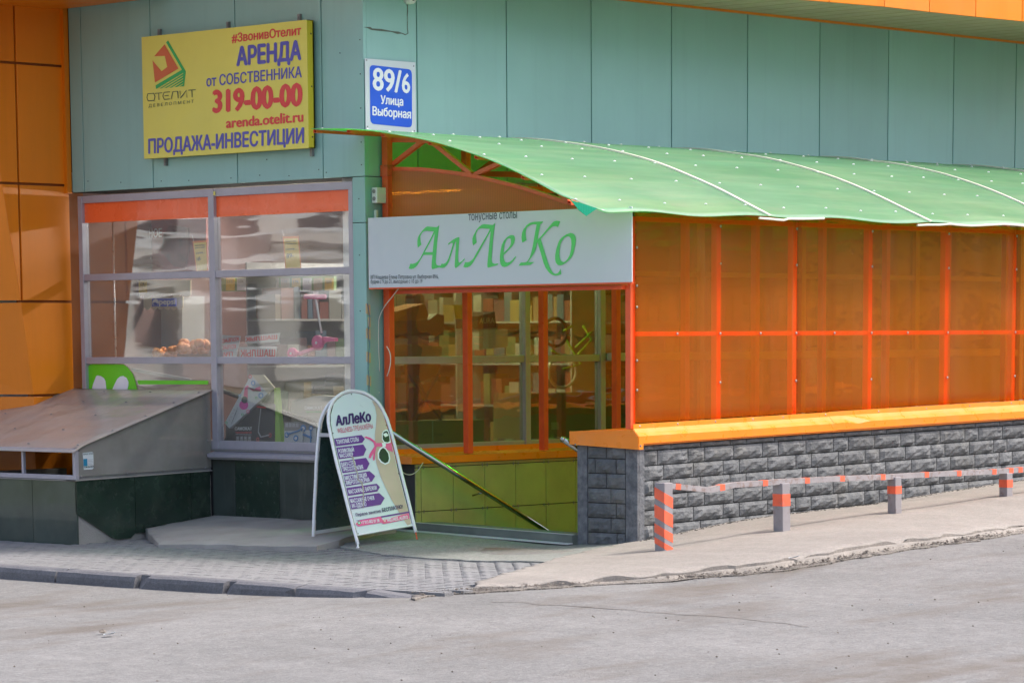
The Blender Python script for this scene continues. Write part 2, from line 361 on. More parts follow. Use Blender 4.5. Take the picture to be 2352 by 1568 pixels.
# ------------------------------------------------------------------ ground heights
def tps(pts):
    P = np.array(pts, float); n = len(P); d = np.hypot(P[:, None, 0]-P[None, :, 0], P[:, None, 1]-P[None, :, 1])
    K = np.where(d > 0, d**2*np.log(d+1e-9), 0)+np.eye(n)*.0005; Q = np.c_[np.ones(n), P[:, :2]]
    A = np.block([[K, Q], [Q.T, np.zeros((3, 3))]]); c = np.linalg.solve(A, np.r_[P[:, 2], 0, 0, 0])
    def f(x, y):
        x = max(-9, min(11, x)); y = max(-11, min(8, y))
        d = np.hypot(P[:, 0]-x, P[:, 1]-y); k = np.where(d > 0, d**2*np.log(d+1e-9), 0)
        return float(k@c[:n]+c[n]+c[n+1]*x+c[n+2]*y)
    return f
G = tps([(-1.68, 2.15, -.21), (-1.68, 3.3, -.21), (-4, .4, -.2), (-4, -2.5, -.2), (-4, -4.4, -.2), (-4, 6, -.2), (-1.6, 6, -.21), (-1.35, 0, -.19), (-1.2, -.7, -.18), (-1.05, -.95, -.17), (-.35, -1, -.12),
         (.2, 0, -.1), (.2, -1, -.115), (.25, -2.3, -.15), (.3, -3, -.105), (-1.3, -3, -.17), (1.49, -3, 0), (3.65, -3, .08), (6.15, -3, .22), (10, -3, .42), (-.63, -4.1, -.085), (.9, -4.1, .0), (2.45, -4.1, .08), (4.1, -4.1, .16),
         (-2.5, -5.5, -.15), (.09, -5.6, -.01), (2.6, -5.3, .05), (7, -5, .26)])
ROADZ = tps([(-4, 6, -.31), (-4, 0, -.305), (-4, -2.5, -.295), (-4, -3.7, -.265), (-4, -4.6, -.225), (-3.2, -5.5, -.205), (-1.2, -6, -.15), (.09, -6, -.075), (2.6, -5.7, -.01), (7, -5.4, .2), (-8, -8, -.36), (-8.5, 0, -.38), (-1, -8.5, -.17), (4, -9, 0), (10, -9, .25), (-6, -11, -.35)])
# ------------------------------------------------------------------ ground, road, pavement
g = MB().box(-250, 250, -250, 250, -1.2, -1.0); structure(obj('ground', g, GROUNDM))
def roadp(u, v):
    x = -34+46*u; y = -40+52*v; return (x, y, -3.2 if (x > -.25 and y > -3.3) else ROADZ(x, y))
structure(obj('road', MB().grid(roadp, 120, 120), ROADM, smooth=True))
# pavement bed: everything between kerb/edge and the buildings
edge_px = [(965, 1361, -.205), (1030, 1357, -.20), (1100, 1352, -.19), (1180, 1346, -.18), (1250, 1340, -.17), (1330, 1334, -.16), (1400, 1328, -.15), (1460, 1322, -.135), (1520, 1316, -.12), (1610, 1305, -.10), (1700, 1294, -.075), (1780, 1282, -.05), (1850, 1272, -.035), (1930, 1261, -.015), (2000, 1250, .0), (2080, 1239, .015), (2150, 1230, .03), (2250, 1215, .045), (2352, 1200, .06), (2500, 1180, .08)]
EDGE = [onz(a, b, c)[:2] for a, b, c in edge_px]
EDGE += [np.array([7.5, -5.1]), np.array([12, -4.6])]
bedout = [(-3.9, 7), (-3.9, 2), (-3.9, -1), (-3.9, -3), (-3.9, -4.35)]+[tuple(p) for p in EDGE]
def resample(pts, step):
    o = []
    for a, b in zip(pts[:-1], pts[1:]):
        a = np.array(a, float); b = np.array(b, float); n = max(1, int(np.linalg.norm(b-a)/step))
        o += [a+(b-a)*k/n for k in range(n)]
    o.append(np.array(pts[-1], float)); return o
bo = resample(bedout, .08); nb = len(bo)
def inner(p):   # matching inner point for a strip: the building side
    if p[0] <= -3.85: return np.array([.1, p[1]*.9+.6])
    t = min(1, (p[0]+3.9)/4.5); return np.array([.15+max(0, p[0]) if p[0] > 0 else .15, -2.6])
m = MB()
NJ = 26
def bedpt(i, j, dz):
    p = bo[i]; q = inner(p); jit = .035*noise.noise(Vector((p[0]*3, p[1]*3, 0)))+.02*noise.noise(Vector((p[0]*11, p[1]*11, 3)))
    t = j/(NJ-1); P = p+(q-p)*t
    if p[0] > -3.85: P[1] += jit*(1-t)*2.2
    return (P[0], P[1], G(P[0], P[1])-dz)
vs = []; fs = []
for i in range(nb):
    x, y, z = bedpt(i, 0, 0); vs.append((x, y-(.03 if bo[i][0] > -3.85 else 0), z-.25))
    for j in range(NJ): 
        P = bedpt(i, j, .012); vs.append((P[0], P[1], P[2]-(.012 if j == 0 else 0)))
M1 = NJ+1
for i in range(nb-1):
    for j in range(NJ): fs.append((i*M1+j, (i+1)*M1+j, (i+1)*M1+j+1, i*M1+j+1))
PAVE = structure(obj('pavement', MB().add(vs, fs), WALKM, smooth=True))
# overlay sheets with broken edges
def overlay(name, poly, mat, dz, zf=None, jag=.03, th=.05, step=.1, res=.12, parent=None):
    rp = resample(list(poly)+[poly[0]], step)[:-1]
    rp = [p+np.array([noise.noise(Vector((p[0]*6, p[1]*6, 1.7))), noise.noise(Vector((p[0]*6, p[1]*6, 9.2)))])*jag for p in rp]
    bm = bmesh.new(); vv = [bm.verts.new((p[0], p[1], 0)) for p in rp]; f = bm.faces.new(vv)
    bmesh.ops.triangulate(bm, faces=[f])
    lo = np.min(rp, 0); hi = np.max(rp, 0)
    for ax in (0, 1):
        k = math.floor(lo[ax]/res)*res
        while k < hi[ax]:
            k += res; nrm = (1, 0, 0) if ax == 0 else (0, 1, 0)
            bmesh.ops.bisect_plane(bm, geom=bm.verts[:]+bm.edges[:]+bm.faces[:], plane_co=tuple(k*q for q in nrm), plane_no=nrm)
    zf = zf or G
    for v in bm.verts: v.co.z = zf(v.co.x, v.co.y)+dz
    be = [e for e in bm.edges if len(e.link_faces) == 1]
    r = bmesh.ops.extrude_edge_only(bm, edges=be)
    for v in [q for q in r['geom'] if isinstance(q, bmesh.types.BMVert)]: v.co.z -= th
    bmesh.ops.recalc_face_normals(bm, faces=bm.faces)
    me = bpy.data.meshes.new(name); bm.to_mesh(me); bm.free()
    for p in me.polygons: p.use_smooth = abs(p.normal.z) > .5
    return structure(fin(name, me, mat, parent))
slabz = lambda x, y: -.012+.100*x-.02*max(0, -x-1.0)
slab_poly = [(0.02, 2.14), (-.87, 2.14), (-1.2, 1.6), (-1.56, 1.12), (-1.46, .8), (-1.4, .3), (-1.36, -.1), (-1.26, -.62), (-.7, -.5), (-.25, -.36), (.02, -.3)]
overlay('concrete_slab', slab_poly, CONC, 0, slabz, .05, .09)
apron_poly = [(-.05, -.28), (-.7, -.47), (-1.0, -.62), (-1.27, -1.5), (-1.36, -2.2), (-1.4, -3.1), (-1.5, -3.72), (-.9, -3.45), (-.1, -3.1), (.3, -3.02), (.3, -2.3), (.24, -2.3), (.24, -.05), (.1, -.1)]
overlay('entrance_apron', apron_poly, APRM, .012, None, .06, .04)
sb = [(-3.1, -4.42), (-2.5, -4.12), (-1.9, -3.86), (-1.3, -3.55), (-.8, -3.32), (-.35, -3.12), (.1, -2.98), (.35, -3.0)]
_EA = np.array([tuple(p) for p in EDGE])
def edged(x, y):
    a = _EA[:-1]; b = _EA[1:]; p = np.array([x, y]); ab = b-a; t = np.clip(((p-a)*ab).sum(1)/(ab**2).sum(1), 0, 1); return float(np.hypot(*(a+ab*t[:, None]-p).T).min())
def WALKZ(x, y):
    d = edged(x, y); k = .6+.8*noise.noise(Vector((x*4, y*4, 2)))
    return G(x, y)+.006-max(0, (.16-d)/.16)**1.5*.06*k
walk_poly = [tuple(p) for p in EDGE[2:19]]+[(6.6, -5.15), (11, -4.7), (11, -3.0), (6, -3.0), (2, -3.0)]+sb[::-1]
walk_poly = [(x, y+.05) for x, y in walk_poly]
overlay('side_pavement', walk_poly, WALKM, .016, WALKZ, .05, .05, step=.06, res=.1)
# paving stones with wavy long sides
def inzone(x, y):
    if x < -3.83: return False
    if y > 2.12: return x < -1.72
    if y > -.6: 
        lim = np.interp(y, [-.6, -.1, .8, 1.12, 2.12], [-1.2, -1.3, -1.42, -1.5, -.9]); return x < lim
    lim = np.interp(-y, [.6, 1.5, 2.2, 3.1, 3.7], [-.98, -1.22, -1.3, -1.34, -1.5])
    if -y > 3.7: lim = np.interp(-y, [3.7, 4.12, 4.38, 4.62, 4.9], [-1.55, -2.45, -3.05, -3.6, -4.3])
    return x < lim
def paver_geom(L=.196, W=.096):
    top = []; n = 4
    for k in range(n+1):
        y = -L/2+L*k/n; top.append((-W/2+.012*math.sin(2*math.pi*k/n+.6), y))
    for k in range(n, -1, -1):
        y = -L/2+L*k/n; top.append((W/2+.012*math.sin(2*math.pi*k/n+.6), y))
    return top
pg = paver_geom(); npg = len(pg)
def paver_mesh(i):
    vs = [(x, y, 0) for x, y in pg]+[(x*1.03, y*1.01, -.03) for x, y in pg]
    me = bpy.data.meshes.new('paving_stone'); me.from_pydata(vs, [], [tuple(range(npg))]+[(i_, (i_+1) % npg, npg+(i_+1) % npg, npg+i_) for i_ in range(npg)]); me.materials.append(PAVM); return me
pmes = paver_mesh(0)
spots = []
for i in range(-60, 0):
    x = i*.1+.04
    for j in range(-50, 45):
        y = j*.2+(.1 if i % 2 else 0)
        if inzone(x, y) and y < 4.6: spots.append((x, y))
spots.sort(key=lambda p: (p[0]-CAM[0])**2+(p[1]-CAM[1])**2)
rest = MB()
for k, (x, y) in enumerate(spots):
    z = G(x, y)+random.uniform(-.001, .001)
    if k < 290:
        o = bpy.data.objects.new('paving_stone', pmes); col.objects.link(o); o.parent = PAVE
        o.location = np.array([x, y, z])-wloc(PAVE); o.rotation_euler = (random.gauss(0, .003), random.gauss(0, .006), random.gauss(0, .006))
    else:
        t1, t2 = random.gauss(0, .003), random.gauss(0, .006)
        vs = [(x+a, y+b, z+t1*b-t2*a) for a, b in pg]+[(x+a*1.03, y+b*1.01, z-.03) for a, b in pg]
        rest.add(vs, [tuple(range(npg))]+[(i_, (i_+1) % npg, npg+(i_+1) % npg, npg+i_) for i_ in range(npg)])
tag(obj('paving_stones', rest, PAVM, PAVE), kind='stuff')
# kerb stones
kt = thing('kerb', (-3.95, 0, -.3), 'dark concrete kerb of chipped stones along the left pavement edge', 'kerb')
def kerb_stone(y0, y1, seed, low=0):
    rnd = random.Random(seed); prof = [(-4.02, -.36), (-4.005, -.245), (-3.99, -.212), (-3.95, -.195), (-3.86, -.193), (-3.86, -.36)]
    n = 9; m = MB(); o = 0; rows = []
    for i in range(n):
        t = i/(n-1); y = y0+(y1-y0)*t; row = []
        for k, (x, z) in enumerate(prof):
            ch = 0
            if i in (0, n-1) and k in (1, 2, 3): ch = rnd.uniform(.0, .012)+(.03 if rnd.random() < .15 else 0)
            elif rnd.random() < .06 and k in (2, 3): ch = rnd.uniform(0, .015)
            jz = .006*noise.noise(Vector((y*5, k, seed))); 
            row.append((x+jz+ch*.9, y, z+G(x, y)+.2+jz-ch-low*t*(1 if k in (1, 2, 3, 4) else 0)))
        rows.append(row)
    np_ = len(prof); m.v = [p for r in rows for p in r]
    for i in range(n-1):
        for k in range(np_-1): m.f.append((i*np_+k, i*np_+k+1, (i+1)*np_+k+1, (i+1)*np_+k))
    m.f.append(tuple(range(np_))[::-1]); m.f.append(tuple((n-1)*np_+k for k in range(np_)))
    return m
ys = [6.5, 5.5, 4.5, 3.5, 2.5, 1.52, .55, -.45, -1.45, -2.5, -3.3, -4.05, -4.75]
for i in range(len(ys)-1):
    obj('kerb_stone', kerb_stone(ys[i]-.012, ys[i+1]+.012, i, .05 if i == len(ys)-2 else 0), KERBM, kt)
# dark broken band between the pavement edge and the road
_e = [tuple(p) for p in EDGE[:20]]
band = [(-4.12, -4.75)]+[(x, y-.10-.03*math.sin(x*5)) for x, y in _e]+[(x, y+.07) for x, y in _e[::-1]]+[(-4.0, -4.55)]
overlay('broken_edge', band, groundmat('broken_asphalt', (.13, .115, .10), (.27, .24, .21), 40, specks=1.2), .010, lambda x, y: ROADZ(x, y), .09, .03, step=.05, res=.15)
# crumbled rubble along the worn edge, pebbles
def rock(m, c, r, rnd):
    o = len(m.v); n = 6
    pts = []
    for dx, dy, dz in ((1, 0, 0), (-1, 0, 0), (0, 1, 0), (0, -1, 0), (0, 0, 1), (0, 0, -.6), (.6, .6, .5), (-.5, .6, .5)):
        k = r*rnd.uniform(.6, 1.15); pts.append((c[0]+dx*k, c[1]+dy*k, c[2]+dz*k*.6))
    m.add(pts, [(0, 6, 4), (6, 2, 4), (2, 7, 4), (7, 1, 4), (1, 3, 4), (3, 0, 4), (0, 2, 6), (2, 1, 7), (0, 5, 2), (2, 5, 1), (1, 5, 3), (3, 5, 0)])
rnd = random.Random(3)
RUBM = groundmat('crumbled_edge', (.10, .085, .075), (.22, .19, .16), 30)
m = MB()
ed = resample([tuple(p) for p in EDGE[:-2]], .02)
for i, p in enumerate(ed):
    dens = .42+.75*noise.noise(Vector((p[0]*1.1, p[1]*1.1, 5)))
    for _ in range(16):
        if rnd.random() < dens:
            q = p+np.array([rnd.gauss(0, .03), rnd.gauss(-.01, .06)]); z = ROADZ(q[0], q[1])
            rock(m, (q[0], q[1], z+rnd.uniform(.005, .035)), rnd.choice((.004, .005, .006, .008, .008, .012, .018)), rnd)
tag(obj('rubble', m, RUBM), 'crumbled asphalt rubble along the worn pavement edge', 'rubble', kind='stuff')
m = MB()
for _ in range(1300):
    x = rnd.uniform(-13, 2); y = rnd.uniform(-13, -1); z = ROADZ(x, y)
    if x > -4.1 and y > -6.3: continue
    rock(m, (x, y, z+.003), rnd.choice((.003, .003, .004, .004, .005, .007, .011)), rnd)
tag(obj('gravel', m, RUBM), 'loose grit and small pebbles scattered over the road', 'gravel', kind='stuff')
# wall-foot soil strip along the brick wall
m = MB()
for i in range(1500):
    x = rnd.uniform(.3, 8.5); y = -3.02-abs(rnd.gauss(0, .035)); rock(m, (x, y, G(x, y)+.018), rnd.choice((.006, .01, .018)), rnd)
tag(obj('soil', m, paint('dark_soil', (.05, .045, .04), .9, .3, 8)), 'dark soil and debris along the foot of the brick wall', 'soil', kind='stuff')
def bit(name, px, z, label, cat, mat, r, flat=False):
    P = onz(*px, z); z = ROADZ(P[0], P[1]) if z < -.1 or P[1] < -6 else G(P[0], P[1]); P = onz(*px, z+.01)
    m = MB()
    if flat: m.prism([(P[0]-r, P[1], z+.012), (P[0]+.3*r, P[1]-r, z+.03), (P[0]+r, P[1]+.2*r, z+.012), (P[0]-.1*r, P[1]+.9*r, z+.01)], (0, 0, .003))
    else: rock(m, (P[0], P[1], z+r*.4), r, rnd)
    return tag(obj(name, m, mat), label, cat)
cr = crop(1200, 1250, 1300, 2352)
cl_ = []
for x, y in ((0, 395), (120, 398), (240, 408), (420, 418), (600, 432), (800, 450), (1000, 460), (1150, 476), (1300, 492), (1420, 510)):
    P = onz(*cr(x, y), -.2)
    for _ in range(5): P = onz(*cr(x, y), ROADZ(P[0], P[1]))
    cl_.append(P)
m = MB(); cl_ = [np.array(p) for p in cl_]; o_ = []
for a, b in zip(cl_[:-1], cl_[1:]):
    for k in range(8):
        p = a+(b-a)*k/8; p = p+np.array([noise.noise(Vector((p[0]*5, p[1]*5, 0)))*.05, noise.noise(Vector((p[0]*5, p[1]*5, 7)))*.05, 0]); w_ = .006+.006*abs(noise.noise(Vector((p[0]*3, p[1]*3, 4))))
        o_.append([(p[0]-w_, p[1]-w_, ROADZ(p[0], p[1])+.003), (p[0]+w_, p[1]+w_, ROADZ(p[0], p[1])+.003)])
m.v = [q for r_ in o_ for q in r_]; m.f = [(2*i, 2*i+1, 2*i+3, 2*i+2) for i in range(len(o_)-1)]
structure(obj('road_crack', m, RUBM))
bit('stone', (237, 1452), -.35, 'dark stone lying on the road at lower left', 'stone', RUBM, .035)
bit('paper_scrap', (250, 1457), -.35, 'white paper scrap beside the dark stone on the road', 'litter', WHITE, .05, True)
bit('paper_scrap', (2080, 1393), -.15, 'white crumpled paper scrap on the road at right', 'litter', WHITE, .05, True)
bit('cigarette_butt', (1313, 1331), -.16, 'orange cigarette butt by the crumbled pavement edge', 'litter', ORPANEL, .02)
bit('paper_scrap', (1822, 1281), -.06, 'pale scrap in the crumbled pavement edge under the barrier', 'litter', WHITE, .05, True)
bit('leaf', (655, 1191), 0, 'dry brown leaf on the concrete slab under the window', 'leaf', CARD, .05, True)
# ------------------------------------------------------------------ SHOP BUILDING
B = thing('shop_building', (0, 0, 0), 'teal clad shop building with orange overhang and glazed corner windows', 'building')
# backing wall behind cladding (dark joint colour)
m = MB().box(.06, 16, .06, .5, 3.1, 5.4).box(.06, .5, .5, 4.2, 3.1, 5.4); obj('wall', m, DARK, B)
# core behind everything (rooms' ceiling, roof)
m = MB().box(.06, 16, .5, 9, 3.12, 3.3).box(.06, 16, .4, 9, 5.4, 5.5); obj('ceiling', m, PLASTER, B)
def cladx(y0, y1, z0, z1, x=0.0, th=.04, mat=TEAL, name='cladding_panel'):
    return obj(name, MB().box(x, x+th, y0, y1, z0, z1), mat, B, bevel=.004)
def clady(x0, x1, z0, z1, y=0.0, th=.04, mat=TEAL, name='cladding_panel'):
    return obj(name, MB().box(x0, x1, y, y+th, z0, z1), mat, B, bevel=.004)
jA = [0.0, .545, 1.71, 2.92, 3.96, 4.15]
for a, b in zip(jA[:-1], jA[1:]): cladx(a+.006 if a else 0, b-.006, 3.1, 5.2)
jB = [0.04, .68]+[.68+1.1885*k for k in range(1, 14)]
for a, b in zip(jB[:-1], jB[1:]): clady(a+(.007 if a > .1 else 0), b-.007, 3.1, 5.0)
# lower corner column
cladx(0, .165, 1.96+.73, 3.094, .0); cladx(0, .165, .0, 1.955+.73, .0)
cladx(0, .165, -.14, -.006, .0, .04, GRNTILE2, 'plinth_tile')
m = MB().box(.04, .24, .004, .03, -.2, 3.094); obj('corner_trim', m, TEAL, B)
m = MB().box(.24, .262, -.006, .03, .6, 3.1); obj('corner_seal', m, DARK, B)
# window A (on x = 0 side), frame set back 15 mm
XF = .016
m = MB()
def barx(y0, y1, z0, z1, d=.0): m.box(XF-d, XF+.07, y0, y1, z0, z1)
yl, yr, ym = 4.075, .17, 2.10
frA = []
for (ya, yb) in ((ym+.03, yl), (yr, ym-.03)):
    pass
WA = []
def window(name, mk, parent=B, mat=ALU): return obj(name, mk, mat, parent, bevel=.003)
m = MB(); m.box(XF-.012, XF+.07, yr, yr+.055, .62, 3.06); m.box(XF-.012, XF+.07, yl-.06, yl, .62, 3.06); m.box(XF-.012, XF+.07, ym-.04, ym+.04, .62, 3.06)
for z0, z1 in ((2.235, 2.30), (1.425, 1.49), (.62, .70), (2.99, 3.06)):
    for a, b in ((yr+.055, ym-.04), (ym+.04, yl-.06)): m.box(XF-.004, XF+.06, a, b, z0, z1)
WINA = window('window', m); WINA['label'] = 'aluminium shop window facing the slab, in two bays'
for a, b in ((yr+.055, ym-.04), (ym+.04, yl-.06)):
    for z0, z1 in ((2.30, 2.99), (1.49, 2.235), (.70, 1.425)):
        obj('pane', MB().box(XF+.03, XF+.036, a, b, z0, z1), GLASS, WINA)
    obj('orange_film', MB().box(XF+.0245, XF+.029, a, b, 2.80, 2.99), ORFILM, WINA)
# green emblem film, lower left bay
cf = crop(0, 800, 700, 1996)
px_x = lambda X: (lambda x, y: onx(*cf(x, y), X))
em = [(572, 420), (575, 335), (590, 295), (632, 253), (740, 252), (860, 254), (890, 275), (925, 320), (945, 375), (958, 440), (960, 560), (572, 560)]
eyeL = [(645, 420), (650, 395), (672, 338), (682, 330), (705, 335), (728, 350), (738, 370), (744, 425), (740, 470), (640, 470)]
eyeR = [(787, 425), (800, 395), (820, 355), (840, 338), (862, 335), (885, 348), (898, 375), (898, 400), (890, 430), (880, 470), (780, 470)]
for lp, mt, off in ((em, GREENFILM, -.004), (eyeL, WHITEFILM, -.007), (eyeR, WHITEFILM, -.007), ([(957, 365), (1450, 367), (1450, 393), (965, 393)], GREENFILM, -.004)):
    printed('emblem_film', [lp], px_x(XF+.029), (off, 0, 0), mt, WINA)
printed('emblem_film', [[(1010, 430), (1450, 430), (1450, 610), (1010, 610)]], px_x(XF+.029), (-.004, 0, 0), paint('salmon_film', (.55, .12, .07), .4), WINA)
printed('emblem_film', [[(600, 660), (1450, 668), (1450, 745), (600, 745)]], px_x(XF+.029), (-.005, 0, 0), GREENFILM, WINA)
# small yellow tag at the mullion top
obj('maker_tag', MB().box(XF-.016, XF-.013, 2.03, 2.055, 3.0, 3.035), YEL, WINA)
# sill
m = MB().prism([(-.075, .0, .545), (-.075, .0, .575), (.02, .0, .60), (.02, .0, .545)], (0, 2.13, 0)); obj('window_sill', m, ALU, B)
m = MB().prism([(-.06, .0, .525), (-.06, .0, .543), (.03, .0, .543), (.03, .0, .525)], (0, 2.13, 0)); obj('window_sill', m, GREYM, B)
m = MB().box(.0, .09, .0, 4.1, .601, .619); obj('sill_base', m, GREYM, B)
# plinth wall under window A with tiles
obj('plinth', MB().box(.03, .2, .0, 4.2, -.6, .54), MORTAR, B)
ty = [2.14, 1.82, 1.2, .58, .006]
for i in range(4): obj('plinth_tile', MB().box(.0, .03, ty[i+1]+.003, ty[i]-.003, -.14, .52), GRNTILE2 if i != 1 else GRNTILE, B, bevel=.002)
# window B, under the canopy, facing -Y
YF = .03
m = MB()
def fby(x0, x1, z0, z1, y=0.0): m.box(x0, x1, YF-y, YF+.07, z0, z1)
xm = [.27, 2.16, 3.24, 4.75, 6.4, 8.4, 10.4]
for i, x in enumerate(xm): fby(x-.035, x+.035, .62, 3.1, .012)
for a, b in zip(xm[:-1], xm[1:]):
    for z0, z1 in ((.62, .68), (1.42, 1.485), (2.25, 2.30), (3.05, 3.1)): fby(a+.035, b-.035, z0, z1)
WINB = window('window', m); WINB['label'] = 'long window row under the canopy, green shade tinted into its panes'
for a, b in zip(xm[:-1], xm[1:]):
    for z0, z1 in ((.68, 1.42), (1.485, 2.25), (2.30, 3.05)):
        obj('pane', MB().box(a+.035, b-.035, YF+.03, YF+.036, z0, z1), GLASS2, WINB)
m = MB().box(3.27, 10, -.06, .0, 1.425, 1.5); obj('window_ledge', m, ALU, B)
# stairwell back wall with ledge cap and square tiles
obj('stairwell_wall', MB().box(.26, 10, -.33, .02, -2.6, .52), MORTAR, B)
m = MB().prism([(.2, -.36, .52), (.2, -.36, .585), (.2, -.02, .60), (.2, -.02, .645), (.2, .0, .645), (.2, .0, .52)], (9.8, 0, 0)); obj('ledge_cap', m, CAPOR, B)
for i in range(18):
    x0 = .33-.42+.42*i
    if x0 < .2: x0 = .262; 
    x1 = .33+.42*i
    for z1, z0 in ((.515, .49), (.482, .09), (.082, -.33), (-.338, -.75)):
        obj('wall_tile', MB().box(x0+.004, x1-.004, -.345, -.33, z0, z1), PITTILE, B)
mc = MB()
for i in range(18):
    for z in (.486, .086): mc.box(.33+.42*i-.035, .33+.42*i-.03, -.352, -.346, z-.015, z+.015); mc.box(.33+.42*i+.03, .33+.42*i+.035, -.352, -.346, z-.015, z+.015)
tag(obj('tile_clips', mc, GREYM, B), kind='stuff')
# orange return trim + orange wall + slanted pylon
m = MB().box(-.055, .0, 4.153, 4.2, 3.09, 5.3); obj('corner_flashing', m, ORPANEL, B)
YO = 4.2
def opanel(pts, name='orange_panel'):
    return obj(name, MB().prism([(x, YO, z) for x, z in pts], (0, .03, 0)), ORPANEL, B, bevel=.004)
xs = lambda z: np.interp(z, [-1, 1.03, 1.4, 3.6, 6], [-.5, -.5, -.53, -.90, -1.35])     # slanted edge
gz = [(-.4, 1.12), (1.12, 2.035), (2.035, 3.17), (3.17, 4.32), (4.32, 5.6)]; gj = .012; xj = -.62
for z0, z1 in gz:
    z0 += gj; z1 -= gj
    if z1 < 2.1: opanel([(xs(z0), z0), (0.0, z0), (0.0, z1), (xs(z1), z1)])
    else:
        opanel([(xj+gj, z0), (0.0, z0), (0.0, z1), (xj+gj, z1)]); opanel([(xs(z0) if xs(z0) < xj-gj else xj-gj-.001, z0), (xj-gj, z0), (xj-gj, z1), (xs(z1), z1)])
# dark backing
obj('orange_wall_core', MB().prism([(xs(-.4)+.01, YO+.03, -.4), (0.2, YO+.03, -.4), (.2, YO+.03, 5.6), (xs(5.6)+.01, YO+.03, 5.6), (xs(3.6)+.01, YO+.03, 3.6), (xs(1.4)+.01, YO+.03, 1.4)], (0, .05, 0)), paint('orange_joint', (.25, .07, .01), .7), B)
for (z0, z1) in ((-.4, 1.12), (1.12, 2.035), (2.035, 3.17), (3.17, 5.6)):
    zz = [z0+gj, z1-gj]; e = 1.4
    if z0 < e < z1: zz = [z0+gj, e, z1-gj]
    if z0 < 3.6 < z1: zz = [z0+gj, 3.6, z1-gj]
    P = [(xs(z)-.004, YO-.002, z) for z in zz]+[(xs(z)-.004-.35, YO+.85, z) for z in zz[::-1]]
    obj('orange_panel', MB().prism(P, (.03, .03, 0)), ORPANEL, B)
m = MB().box(-1.35, -.9, 5.15, 5.3, -.5, 5.5); obj('rear_wall', m, paint('blue_grey_wall', (.16, .18, .24), .5), B)
m = MB().box(-1.3, -.98, 5.1, 5.14, 1.25, 1.33); obj('rear_band', m, RED, B)
m = MB().prism([(-3, 4.1, .32), (-.2, 4.1, .32), (-.2, 4.1, .4), (-3, 4.1, .4)], (0, .08, 0)); obj('rear_sill', m, GREYM, B)
# overhang: trim, soffit panels, curved fascia
ZS = 4.9
m = MB().box(-1.0, 16, -.045, -.001, ZS-.02, ZS+.1); obj('soffit_trim', m, ORPANEL, B)
_fp = [onz(a, b, ZS-.03) for a, b in ((1700, -12), (1831, 0), (2013, 14), (2168, 32), (2352, 50))]
fx = [p[0] for p in _fp]+[11.5, 14]; fy = [p[1] for p in _fp]; fy += [fy[-1]-.5, fy[-1]-1.1]; print('FASCIA', fx, fy)
FY = lambda x: float(np.interp(x, [-1.2]+fx, [-.5]+fy))
k = 0; x = -1.0
while x < 13.5:
    a, b = x+.010, x+.293; d = .55
    obj('soffit_panel', MB().prism([(a, -.047, ZS+.0), (b, -.047, ZS), (b-.0, FY(b)+.03, ZS), (a, FY(a)+.03, ZS)], (0, 0, .02)), SOFF, B); x += .303
x = -1.0
while x < 13.5:
    a, b = x+.004, x+.746
    q = [(a, FY(a), ZS-.03), (b, FY(b), ZS-.03), (b, FY(b)+.03, ZS-.03), (a, FY(a)+.03, ZS-.03)]
    obj('fascia_panel', MB().prism(q, (0, 0, .95)), ORPANEL, B, bevel=.004); x += .75
obj('overhang_core', MB().prism([(-1, -.05, ZS+.03), (13.4, -.05, ZS+.03), (13.4, FY(13.4)+.5, ZS+.03), (9.5, FY(9.5)+.5, ZS+.03), (8.1, FY(8.1)+.4, ZS+.03), (4.5, FY(4.5)+.3, ZS+.03), (-1, FY(-1)+.2, ZS+.03)], (0, 0, .8)), DARK, B)
m = MB().box(-1.15, 0.0, -.6, 9, 5.3, 5.6).box(0, 16, 0.0, 9, 5.5, 5.75); obj('unseen_overhang', m, ORPANEL, B)
obj('unseen_overhang', MB().box(-3.2, -.08, 2.6, 6.5, 4.86, 5.29), ORPANEL, B)  # unseen lower overhang added so its shade darkens the orange wall top
# peeling sealant mark on the corner panel
pm = crop(740, 0, 500, 1960); pb = lambda x, y: ony(*pm(x, y), 0)
GLUE = paint('old_sealant', (.13, .15, .12), .8)
printed('sealant_mark', [[(575, 262), (640, 260), (660, 275), (750, 280), (850, 300), (910, 305), (980, 330), (1000, 318), (1008, 322), (975, 340), (940, 325), (900, 328), (840, 308), (740, 300), (650, 290), (610, 270)]], pb, (0, -.003, 0), GLUE, B)
printed('sealant_mark', [[(990, 30), (1000, 30), (1003, 110), (998, 160), (1001, 210), (999, 260), (1006, 318), (998, 318), (993, 250), (996, 200), (992, 150), (994, 90)]], pb, (0, -.003, 0), GLUE, B)
mr = MB()
for y_, z_ in [(p[0], p[1]) for p in ((.04, 4.3), (.04, 4.0), (.04, 3.7), (.04, 3.4), (.04, 3.2), (.5, 3.15), (.6, 3.18), (1.0, 3.14), (1.4, 3.16), (1.8, 3.15), (2.4, 3.15), (2.8, 3.16), (3.4, 3.17), (3.9, 3.2), (.3, 4.2), (.3, 3.5), (1.3, 3.3), (.08, 2.9), (.08, 2.4), (.08, 1.9))]: mr.lathe((-.004, y_, z_), [(.006, 0), (.006, .004)], 6, 0)
tag(obj('rivets', mr, BLACKM, B), kind='stuff')
